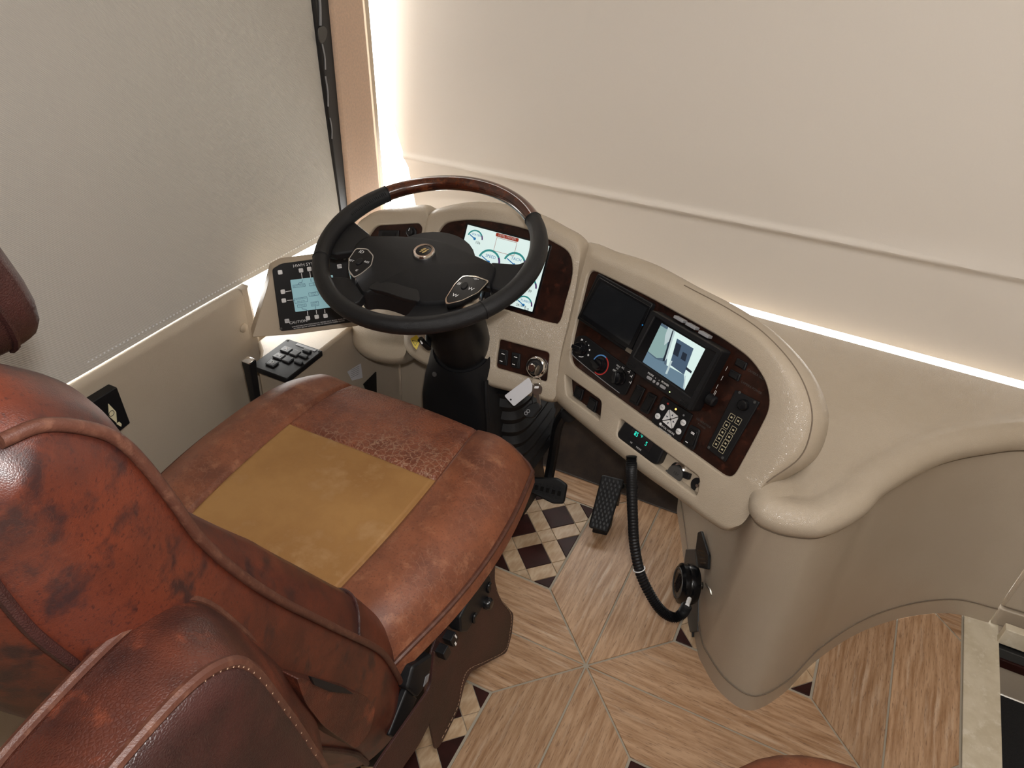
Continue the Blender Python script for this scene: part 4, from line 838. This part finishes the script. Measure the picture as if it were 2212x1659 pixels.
# control box on the wall
wb = thing('wall_control', 'black wall control box with a cream diamond symbol on the driver side wall', 'control box', atx(235, 890, XL))
FW_ = Frame((XL, -.3, .5), (1, 0, 0), (0, 1, 0)); bx_ = [FW_.uv(q, .022) for q in ((188, 876), (253, 836), (282, 914), (224, 960))]
mk('housing', plate(FW_, rp(bx_, .003), 0, .022), M['black'], wb, bev=.002)
fz = FW_.off(.022); dm = [fz.uv(q) for q in ((233, 871), (250, 889), (252, 914), (235, 899))]
mk('diamond', plate(fz, rp(dm, .002), 0, .0012), M['cream'], wb, smooth=False)
mk('ring_mark', torus(fz.px((241, 893), .0012), (1, 0, 0), .0058, .0006, 18), M['black'], wb); mk('lower_mark', pp(fz, [(252, 916), (258, 911), (263, 916), (262, 922)], .001, 0, .0012), M['cream'], wb, smooth=False)
# ---------------------------------------------------------------- pedals
bp = thing('brake_pedal', 'black ribbed brake pedal on a curved arm', 'pedal', atz(1190, 1060, .05))
bc = [atz(*q, z) for q, z in (((1148, 1030), .13), ((1222, 1046), .13), ((1218, 1088), .085), ((1190, 1086), .085), ((1145, 1062), .085))]
pn_ = (bc[1] - bc[0]).cross(bc[2] - bc[1]); pn_ = pn_ if pn_.z > 0 else -pn_; pn_.normalize()
PF = Frame(bc[0], pn_, bc[1] - bc[0]); poly = rp([PF.uv(q) for q in ((1146, 1032), (1205, 1033), (1226, 1048), (1219, 1088), (1195, 1088), (1143, 1062))], .008)
mk('pad', plate(PF, poly, -.012, .006), M['black_soft'], bp, bev=.004)
rb = []
u_ = [PF.uv(q) for q in ((1155, 1040), (1217, 1052), (1212, 1080), (1152, 1060))]
for k in range(24):
    t = (k + .5) / 24; a = Vector(u_[0]).lerp(Vector(u_[1]), t); b = Vector(u_[3]).lerp(Vector(u_[2]), t); rb.append(plate(PF, [tuple(a + Vector((-.0007, 0))), tuple(a + Vector((.0007, 0))), tuple(b + Vector((.0007, 0))), tuple(b + Vector((-.0007, 0)))], .006, .008))
mk('pad_ribs', join(*rb), M['charcoal'], bp, smooth=False)
for k in range(5):
    t = (k + .5) / 5; a = Vector(u_[0]).lerp(Vector(u_[1]), t).lerp(Vector(u_[3]).lerp(Vector(u_[2]), t), .5); mk('pad_inset', rect(PF, tuple(a), .009, .012, .001, .006, .0084), M['black_gloss'], bp)
pv = V3((-.185, .40, .40)); pv = hit((1222, 888), pv, V3((0, 1, 0)))
ar = spl([pv, hit((1205, 920), pv + V3((0, .02, 0)), V3((0, 1, 0))), hit((1196, 975), pv + V3((0, .05, 0)), V3((0, 1, 0))), hit((1185, 1035), pv + V3((0, .03, 0)), V3((0, 1, 0))), PF.px((1180, 1050), -.01)], 6)
mk('arm', tube(ar, .0135, 8), M['black'], bp); mk('pivot', lathe(pv + V3((.012, -.006, 0)), (.2, -.9, .4), [(.02, -.008), (.02, .006), (.014, .008), (0, .008)], 20), M['black'], bp)
sw_ = thing('brake_light_switch', 'tiny cream plastic plunger by the brake pivot', 'switch', pv); mk('plunger', tube([hit((1247, 905), pv, V3((0, 1, 0))), hit((1258, 898), pv, V3((0, 1, 0)))], .0035, 8), M['cream'], sw_)
mk('plunger_base', tube([hit((1258, 898), pv, V3((0, 1, 0))), hit((1268, 891), pv, V3((0, 1, 0)))], .005, 8), M['black'], sw_)
ac = thing('accelerator_pedal', 'flat black accelerator pedal with a diamond tread', 'pedal', atz(1310, 1100, 0))
A_ = [atz(1297, 1027, .13), atz(1349, 1037, .13), atz(1313, 1151, .035), atz(1271, 1140, .035)]
n_ = (A_[1] - A_[0]).cross(A_[0] - A_[3]); n_ = n_ if n_.z > 0 else -n_; AF = Frame(A_[0], n_, A_[1] - A_[0])
ap = [AF.uv(q) for q in ((1300, 1025), (1349, 1037), (1313, 1152), (1271, 1139))]
mk('pad', plate(AF, rp(ap, .008), -.008, .004), M['black_soft'], ac, bev=.003)
dd = []
for r in range(13):
    for k in range(4 + r % 2):
        t = (r + 1) / 14; s = (k + .7 + (0 if r % 2 else .4)) / 5.4; p = Vector(ap[0]).lerp(Vector(ap[1]), s).lerp(Vector(ap[3]).lerp(Vector(ap[2]), s), t)
        dd.append(plate(AF, [(p.x - .0028, p.y), (p.x, p.y - .0055), (p.x + .0028, p.y), (p.x, p.y + .0055)], .004, .0052))
mk('diamond_tread', join(*dd), M['black'], ac, smooth=False)
mk('pedal_base', join(prism([AF.px((1310, 1040), -.008), AF.px((1340, 1046), -.008), AF.px((1335, 1075), -.008), AF.px((1300, 1066), -.008)], (0, .03, -.06)), prism([(q.x, q.y, .001) for q in (A_[3] + V3((.006, .02, 0)), A_[2] + V3((-.006, .02, 0)), A_[2] + V3((-.006, .06, 0)), A_[3] + V3((.006, .06, 0)))], (0, 0, .034))), M['black'], ac, bev=.003)
mk('pedal_link', tube([AF.px((1345, 1050), -.012), AF.px((1375, 1052), -.04)], .007, 8), M['black'], ac)
# ---------------------------------------------------------------- microphone on the console side
mn = V3((-.90, -.42, .10)).normalized(); mO = V3((.178, .215, .2))
MF = Frame(mO, mn, (.42, -.90, 0))
mi = thing('handheld_microphone', 'round black handheld radio microphone clipped to the console side', 'microphone', MF.px((1495, 1263)))
mc = MF.px((1500, 1263))
mk('body', lathe(mc, mn, [(.030, -.006), (.042, -.002), (.047, .008), (.047, .020), (.046, .022), (.047, .024), (.046, .034), (.038, .040), (.034, .039), (0, .038)], 36, ref=(0, 0, 1)), M['black_gloss'], mi)
mk('face_ring', torus(mc + mn * .0395, mn, .034, .0016, 32), M['dark_grey'], mi)
mk('grille', join(*[tube([mc + mn * .039 + MF.u * a - MF.v * l, mc + mn * .039 + MF.u * a + MF.v * l], .0012, 5) for a, l in ((-.012, .018), (-.006, .022), (0, .024), (.006, .022), (.012, .018))]), M['black'], mi)
mk('clip_button', lathe(mc, -mn, [(.012, .0), (.007, .006), (.007, .016), (.010, .018), (0, .019)], 18), M['steel'], mi)
hk = thing('microphone_bracket', 'grey upright metal bracket behind the round microphone', 'bracket', MF.px((1492, 1370)))
KF = MF.off(-.02)
mk('bracket_plate', pp(KF, [(1481, 1186), (1502, 1186), (1508, 1260), (1506, 1364), (1487, 1366), (1476, 1230)], .003, -.012, 0), M['dark_grey'], hk, bev=.002)
mk('bolt', tube([KF.px((1497, 1366), .0), KF.px((1497, 1376), .0)], .003, 8), M['black'], hk)
mk('hanger', tube([KF.px((1525, 1262), .004), KF.px((1535, 1275), .01), KF.px((1538, 1286), .01)], .0025, 6), M['steel'], hk)
fp_ = MF.off(-.004)
fv = thing('vent_flap', 'small flat black slotted plate standing out above the microphone', 'plate', fp_.px((1515, 1225)))
mk('plate', pp(fp_, [(1507, 1150), (1514, 1147), (1530, 1200), (1528, 1230), (1510, 1226), (1502, 1188)], .003, -.006, 0), M['black'], fv, bev=.001)
mk('slots', join(*[bar(fp_, fp_.uv((1508 + 2 * k, 1188 + 9 * k)), fp_.uv((1522 + k, 1192 + 8 * k)), .003, .0006) for k in range(4)]), M['black_gloss'], fv, smooth=False)
HF = MF.off(.022)
hp_ = [(1364, 985), (1364, 1010), (1365, 1060), (1367, 1120), (1371, 1180), (1384, 1240), (1408, 1290), (1430, 1320), (1455, 1334), (1473, 1326), (1484, 1308)]
hz = (.52, .50, .44, .37, .30, .235, .19, .165, .155, .165, .19)
path = spl([atz(*q, z) for q, z in zip(hp_, hz)], 26)
ho = thing('coiled_cord', 'black ribbed cord looping from under the dashboard to the microphone', 'cord', path[200])
mk('ribbed_sleeve', tube(path, .011, 12, rfun=lambda t, i: .0105 + .0016 * math.sin(i * 2.1)), M['black'], ho)
mk('cord_plug', tube([path[-1], path[-1].lerp(mc, .3)], .005, 8), M['white'], ho)
mk('cord_tie', torus(path[125], path[126] - path[124], .0125, .0012, 16), M['white'], ho)
# ---------------------------------------------------------------- driver seat
ds = thing('driver_seat', 'worn red-brown leather driver seat with a tan centre panel', 'seat', (-.46, -.28, 0))
cxs, cys, hx, hy, zt = -.461, -.228, .298, .276, .56
sv = sorted(set([round(-1 + 2 * i / 46, 4) for i in range(47)] + [s * .53 + d for s in (-1, 1) for d in (-.03, -.018, -.009, 0, .009, .018, .03)]))
tv = sorted(set([round(-1 + 2 * i / 46, 4) for i in range(47)] + [.26 + d for d in (-.03, -.018, -.009, 0, .009, .018, .03)]))
def csurf(s, t):
    k = .42; x = s * math.sqrt(1 - k * t * t / 2) / math.sqrt(1 - k * .18); y = t * math.sqrt(1 - k * s * s / 2) / math.sqrt(1 - k * .18)
    e = max(abs(s), abs(t)); z = zt - .022 * abs(s) ** 7 - .030 * (max(t, 0) ** 5) - .012 * (max(-t, 0) ** 8)
    z += .014 * math.exp(-((abs(s) - .74) / .16) ** 2) + .006 * (1 - s * s) * (1 - t * t)
    g = .007 * math.exp(-((abs(s) - .53) / .013) ** 2)
    if abs(s) < .53: g = max(g, .007 * math.exp(-((t - .26) / .013) ** 2))
    z -= g
    z -= .02 * max(e - .93, 0) / .07
    return V3((cxs + hx * x, cys + hy * y, z))
regs = {'centre_panel': [], 'front_panel': [], 'side_bolster': [], 'side_bolster.': []}
P = [[csurf(s, t) for s in sv] for t in tv]; ns = len(sv)
for i in range(len(tv) - 1):
    for j in range(ns - 1):
        s, t = (sv[j] + sv[j + 1]) / 2, (tv[i] + tv[i + 1]) / 2
        r = ('centre_panel' if t < .26 else 'front_panel') if abs(s) < .53 else ('side_bolster' if s < 0 else 'side_bolster.')
        regs[r].append([i * ns + j, i * ns + j + 1, (i + 1) * ns + j + 1, (i + 1) * ns + j])
allv = [p for r in P for p in r]
def sub(F):
    ids = sorted({i for f in F for i in f}); mp = {a: b for b, a in enumerate(ids)}; return [allv[i] for i in ids], [[mp[i] for i in f] for f in F]
for nm, F in regs.items():
    mk(nm.strip('.'), sub(F), M['tan'] if nm == 'centre_panel' else M['leather_crack'] if nm == 'front_panel' else M['leather_seat'], ds, ang=80, label={'centre_panel': 'tan suede centre panel', 'front_panel': 'cracked leather front panel'}.get(nm))
per = [csurf(s, -1) for s in sv] + [csurf(1, t) for t in tv[1:]] + [csurf(s, 1) for s in reversed(sv[:-1])] + [csurf(-1, t) for t in reversed(tv[1:-1])]
cc = V3((cxs, cys, 0))
def off(p, o, z): d = V3((p.x - cxs, p.y - cys, 0)).normalized(); return V3((p.x, p.y, 0)) + d * o + V3((0, 0, z))
band = [per, [off(p, .006, p.z - .010) for p in per], [off(p, .010, p.z - .035) for p in per], [off(p, .006, .485) for p in per], [off(p, -.02, .455) for p in per], [off(p, -.10, .45) for p in per]]
mk('cushion_side', loft(band, True, False, True), M['leather_seat'], ds, ang=80)
mk('cushion_piping', tube([off(p, .004, p.z - .003) for p in per[::2]], .0048, 8, True), M['piping'], ds)
mk('frame_pan', box(-.72, -.20, -.46, .0, .40, .452), M['black'], ds, bev=.01)
mk('pedestal', loft([rr_loop((-.46, -.22, .40), .20, .18), rr_loop((-.46, -.22, .10), .17, .16), rr_loop((-.46, -.22, .03), .22, .21), rr_loop((-.46, -.22, .001), .22, .21)]), M['black'], ds)
# backrest
Fpt = [(-.465, .41), (-.477, .45), (-.490, .50), (-.525, .601), (-.61, .755), (-.685, .89), (-.727, .976), (-.755, 1.046), (-.770, 1.102), (-.784, 1.151), (-.798, 1.186), (-.817, 1.21), (-.841, 1.229), (-.866, 1.235)]
Bpt = [(-.575, .39), (-.585, .42), (-.60, .46), (-.655, .56), (-.74, .70), (-.80, .83), (-.835, .905), (-.865, .985), (-.880, 1.04), (-.893, 1.09), (-.899, 1.13), (-.902, 1.165), (-.90, 1.195), (-.888, 1.222)]
Fs = spl([Vector((a, b, 0)) for a, b in Fpt], 8); Bs2 = spl([Vector((a, b, 0)) for a, b in Bpt], 8)
XR, XLs = -.172, -.752
def gf_(w, s):
    e = min(w, (XR - XLs) - w); K = ((0, .03), (.25, .042), (.4, .034), (.54, .012), (.70, .012), (.85, .016), (1.01, .018))
    for (a, b), (c, d) in zip(K, K[1:]):
        if a <= s <= c: A = b + (d - b) * (s - a) / (c - a)
    return (A * math.exp(-(max(e - .04, 0) / .06) ** 2) + .008 * min(e / .05, 1)) * (1 - math.exp(-(e / .016) ** 1.5))
bl_loops = []; edgeF, edgeB, edgeFL = [], [], []
for k in range(len(Fs)):
    s = k / (len(Fs) - 1); f, b = Fs[k], Bs2[k]; t = Fs[min(k + 1, len(Fs) - 1)] - Fs[max(k - 1, 0)]; t.normalize(); nf = V3((0, t.y, -t.x))
    if nf.y < 0 and s < .6: nf = -nf
    loop = []
    for i in range(8):
        a = i / 8; y, z = b.x + (f.x - b.x) * a, b.y + (f.y - b.y) * a; loop.append(V3((XR + .016 * math.sin(math.pi * a) * min(1, (1 - s) * 12), y, z)))
    for i in range(37):
        w = (XR - XLs) * i / 36; loop.append(V3((XR - w, f.x, f.y)) + nf * gf_(w, s))
    for i in range(1, 8):
        a = 1 - i / 8; y, z = b.x + (f.x - b.x) * a, b.y + (f.y - b.y) * a; loop.append(V3((XLs - .016 * math.sin(math.pi * a) * min(1, (1 - s) * 12), y, z)))
    for i in range(14):
        w = .5 - .5 * math.cos(math.pi * i / 13); loop.append(V3((XLs + (XR - XLs) * w, b.x - .055 * (1 - abs(2 * w - 1) ** 5) * min(1, (1 - s) * 6), b.y - .02 * (1 - abs(2 * w - 1) ** 5) * min(1, (1 - s) * 6))))
    loop.pop()
    bl_loops.append(loop); edgeF.append(V3((XR + .002, f.x, f.y)) + nf * .002); edgeB.append(V3((XR + .001, b.x, b.y))); edgeFL.append(V3((XLs - .002, f.x, f.y)))
mk('backrest', loft(bl_loops), M['leather'], ds, ang=80)
mk('backrest_piping', tube(edgeF, .0048, 10), M['piping'], ds); mk('backrest_piping', tube(edgeFL, .0048, 8), M['piping'], ds); mk('rear_seam', tube(edgeB, .0045, 8), M['leather_dark'], ds)
mk('cross_seam', tube(spl([bl_loops[28][8 + i] + V3((0, .001, .001)) for i in range(0, 9)], 3), .0022, 6), M['leather_dark'], ds)
# headrest
hc, hr = V3((-.462, -.765, 1.268)), (.127, .05, .125); lp = []
for i in range(17):
    ph = -math.pi / 2 + math.pi * i / 16; row = []
    for j in range(36):
        th = 2 * math.pi * j / 36; e1, e2 = .55, .6; sg = lambda v, e: math.copysign(abs(v) ** e, v)
        x, y, z = hr[0] * sg(math.cos(ph), e1) * sg(math.cos(th), e2), hr[1] * sg(math.cos(ph), e1) * sg(math.sin(th), e2), hr[2] * sg(math.sin(ph), e1)
        row.append(hc + V3((x, y - .28 * z, z)))
    lp.append(row)
mk('headrest', loft(lp), M['leather_dark'], ds, ang=80); mk('headrest_piping', tube([r[0] + V3((.0005, 0, 0)) for r in lp[3:14]], .003, 6), M['leather_dark'], ds)
for x in (-.52, -.40): mk('headrest_post', tube([(x, -.80, 1.18), (x, -.775, 1.28)], .006, 8), M['steel'], ds)
# folded-up armrest
so_ = [(-.70, .80), (-.735, .90), (-.768, .985), (-.795, 1.02), (-.835, 1.036), (-.90, 1.034), (-.965, 1.02), (-1.0, .98), (-.985, .90), (-.93, .78), (-.86, .66), (-.78, .60), (-.70, .62), (-.672, .70)]
so_ = [tuple(p)[:2] for p in spl([Vector((a, b, 0)) for a, b in so_], 5, True)]
def sl(x, k, dz=0):
    f = max(0, min(1, (x + .16) / .075)); return [V3((x, p[0] - f * (.026 + .13 * max(0, 1.04 - p[1]) * max(0, min(1, (p[0] + .98) / .2))), p[1] + dz)) for p in scl(so_, k)]
arm = mk('armrest', loft([sl(-.170, .93), sl(-.166, .985), sl(-.155, 1.0), sl(-.125, 1.012, .006), sl(-.095, 1.0, .006), sl(-.086, .99, .006)], True, True, False), M['leather_arm'], ds, ang=80)
mk('outer_panel', loft([sl(-.086, .975, .006), sl(-.080, .955, .006), sl(-.074, .80, .006), sl(-.071, .4, .006)]), M['leather_dark'], arm, ang=80)
mk('armrest_piping', tube(sl(-.086, .985, .007), .005, 8, True), M['piping'], arm); mk('armrest_piping', tube(sl(-.163, .99, .002), .0045, 8, True), M['piping'], arm)
stn = []
for k in range(9):
    row = []
    for i in range(9):
        a = (i - 4) / 4; b = (k - 4) / 4; m_ = math.sqrt(max(0, 1 - b * b * .8)); x = -.120 + .016 * a * m_; y = -.868 + .028 * b; row.append(V3((x, y, 1.0475 - .004 * abs(a) ** 2)))
    stn.append(row)
zz = [(-.70, .80), (-.735, .885), (-.752, .93), (-.775, .99), (-.80, 1.03)]
mk('edge_stitching', join(*[tube([p + V3((.0045, -.002, -.0015)), p + V3((.003, .0025, .002))], .00055, 5) for p in sl(-.086, .985, .007)[::1] if p.y > -.85 and p.z > .78]), M['thread'], arm)
# hinge strap
FA = Frame((-.128, -.66, .8), (1, 0, .05), (0, 1, 0))
mk('hinge_strap', pp(FA, [(640, 1462), (700, 1478), (790, 1502), (812, 1530), (800, 1580), (770, 1620), (700, 1570), (660, 1520)], .012, -.045, 0), M['leather_arm'], ds, bev=.004)
mk('hinge_slot', pp(FA.off(.001), [(672, 1462), (745, 1486), (765, 1500), (712, 1494), (680, 1480)], .003, -.002, .002), M['black'], ds)
# leather skirt
SK = Frame((-.168, -.3, .46), (1, 0, .12), (0, 1, 0))
def skirt(name, fr, pxs, m, t=.004, bulge=.012):
    L = rp([fr.uv(q) for q in pxs], .012, 3); V, F = facefill(fr, L, []); 
    return mk(name, loft([[fr.pt(p, -t) for p in L], [fr.pt(p, 0) for p in L]]), m, ds, bev=.0012)
sk1 = skirt('side_skirt', SK, [(1082, 1190), (1070, 1215), (1069, 1255), (1080, 1292), (1110, 1326), (1106, 1370), (1095, 1410), (1050, 1434), (1016, 1452), (1003, 1480), (992, 1530), (955, 1605), (941, 1622), (930, 1570), (915, 1460), (945, 1370), (1010, 1290)], M['leather_dark'])
hem = spl([SK.px(q, .001) for q in ((1073, 1275), (1085, 1300), (1104, 1328), (1101, 1370), (1091, 1405), (1050, 1428), (1012, 1447), (998, 1480), (988, 1528), (952, 1600))], 6)
mk('hem_stitching', join(*[tube([hem[i], hem[i].lerp(hem[i + 1], .6)], .0007, 4) for i in range(len(hem) - 1)]), M['thread'], sk1)
SK2 = Frame((-.128, -.45, .42), (1, 0, .12), (0, 1, 0))
skirt('rear_skirt', SK2, [(939, 1400), (942, 1457), (938, 1500), (932, 1556), (905, 1610), (868, 1662), (840, 1720), (760, 1760), (815, 1650), (884, 1551), (930, 1485)], M['leather_dark'])
# seat controls and buckle
CP = Frame((-.160, -.24, .43), (1, 0, .12), (0, 1, 0))
sc1 = mk('control_panel', pp(CP.off(.02), [(1052, 1225), (1062, 1250), (1063, 1272), (1042, 1315), (1010, 1366), (997, 1367), (994, 1335), (1020, 1285)], .006, -.024, 0), M['black'], ds, bev=.003)
mk('lumbar_knob', lathe(CP.px((1049, 1302), .02), (1, 0, .12), [(.011, 0), (.011, .008), (.008, .012), (0, .0125)], 18, ref=(0, 1, 0)), M['black_gloss'], sc1)
for q in ((1057, 1268), (1026, 1334)): mk('toggle', tube(spl([CP.px((q[0] + a, q[1] + b), .022) for a, b in ((2, -9), (-3, 0), (-2, 10))], 4), .003, 8), M['black_gloss'], sc1)
for q in ((983, 1381), (967, 1410)):
    o = mk('seat_switch', pp(CP, [(q[0] + 2, q[1] - 16), (q[0] + 9, q[1] - 2), (q[0] - 2, q[1] + 18), (q[0] - 9, q[1] + 4)], .002, -.006, .012), M['black'], ds, bev=.002)
    if q[0] == 983: mk('switch_symbol', join(bar(CP, CP.uv((983, 1372), .013), CP.uv((987, 1378), .013), .003, .0128), bar(CP, CP.uv((983, 1388), .013), CP.uv((986, 1393), .013), .004, .0128)), M['white'], o, smooth=False)
bk = thing('seat_belt_buckle', 'black seat belt buckle standing between the leather skirt and seat back', 'buckle', CP.px((900, 1500)))
BF = Frame((-.150, -.47, .45), (1, 0, .2), (0, 1, 0))
mk('buckle_body', pp(BF, [(893, 1440), (934, 1412), (938, 1430), (915, 1490), (902, 1508), (880, 1488)], .005, -.022, 0), M['black'], bk, bev=.004)
mk('release_label', pp(BF, [(920, 1462), (928, 1455), (924, 1472), (915, 1484)], .001, 0, .001), M['grey'], bk)
mk('buckle_stalk', pp(BF, [(880, 1488), (902, 1508), (862, 1600), (840, 1590)], .004, -.018, -.006), M['black'], bk, bev=.003)
# ---------------------------------------------------------------- passenger seat (front edge)
ps = thing('passenger_chair', 'brown leather passenger chair beside the stone edging, only its rounded front edge showing', 'chair', (.55, -.5, 0))
e0 = atz(1960, 1632, .45); lp = []
pc = V3((e0.x + .01, e0.y - .285, .385))
for i in range(13):
    ph = -math.pi / 2 + math.pi * i / 12; row = []
    for j in range(40):
        th = 2 * math.pi * j / 40; sg = lambda v, e: math.copysign(abs(v) ** e, v)
        row.append(pc + V3((.27 * sg(math.cos(ph), .45) * sg(math.cos(th), .75), .262 * sg(math.cos(ph), .45) * sg(math.sin(th), .75), .065 * sg(math.sin(ph), .6))))
    lp.append(row)
mk('cushion', loft(lp), M['leather_seat'], ps, ang=80)
mk('pedestal', loft([rr_loop((pc.x, pc.y, .35), .2, .2), rr_loop((pc.x, pc.y, .08), .18, .18), rr_loop((pc.x, pc.y, .001), .22, .22)]), M['black'], ps)
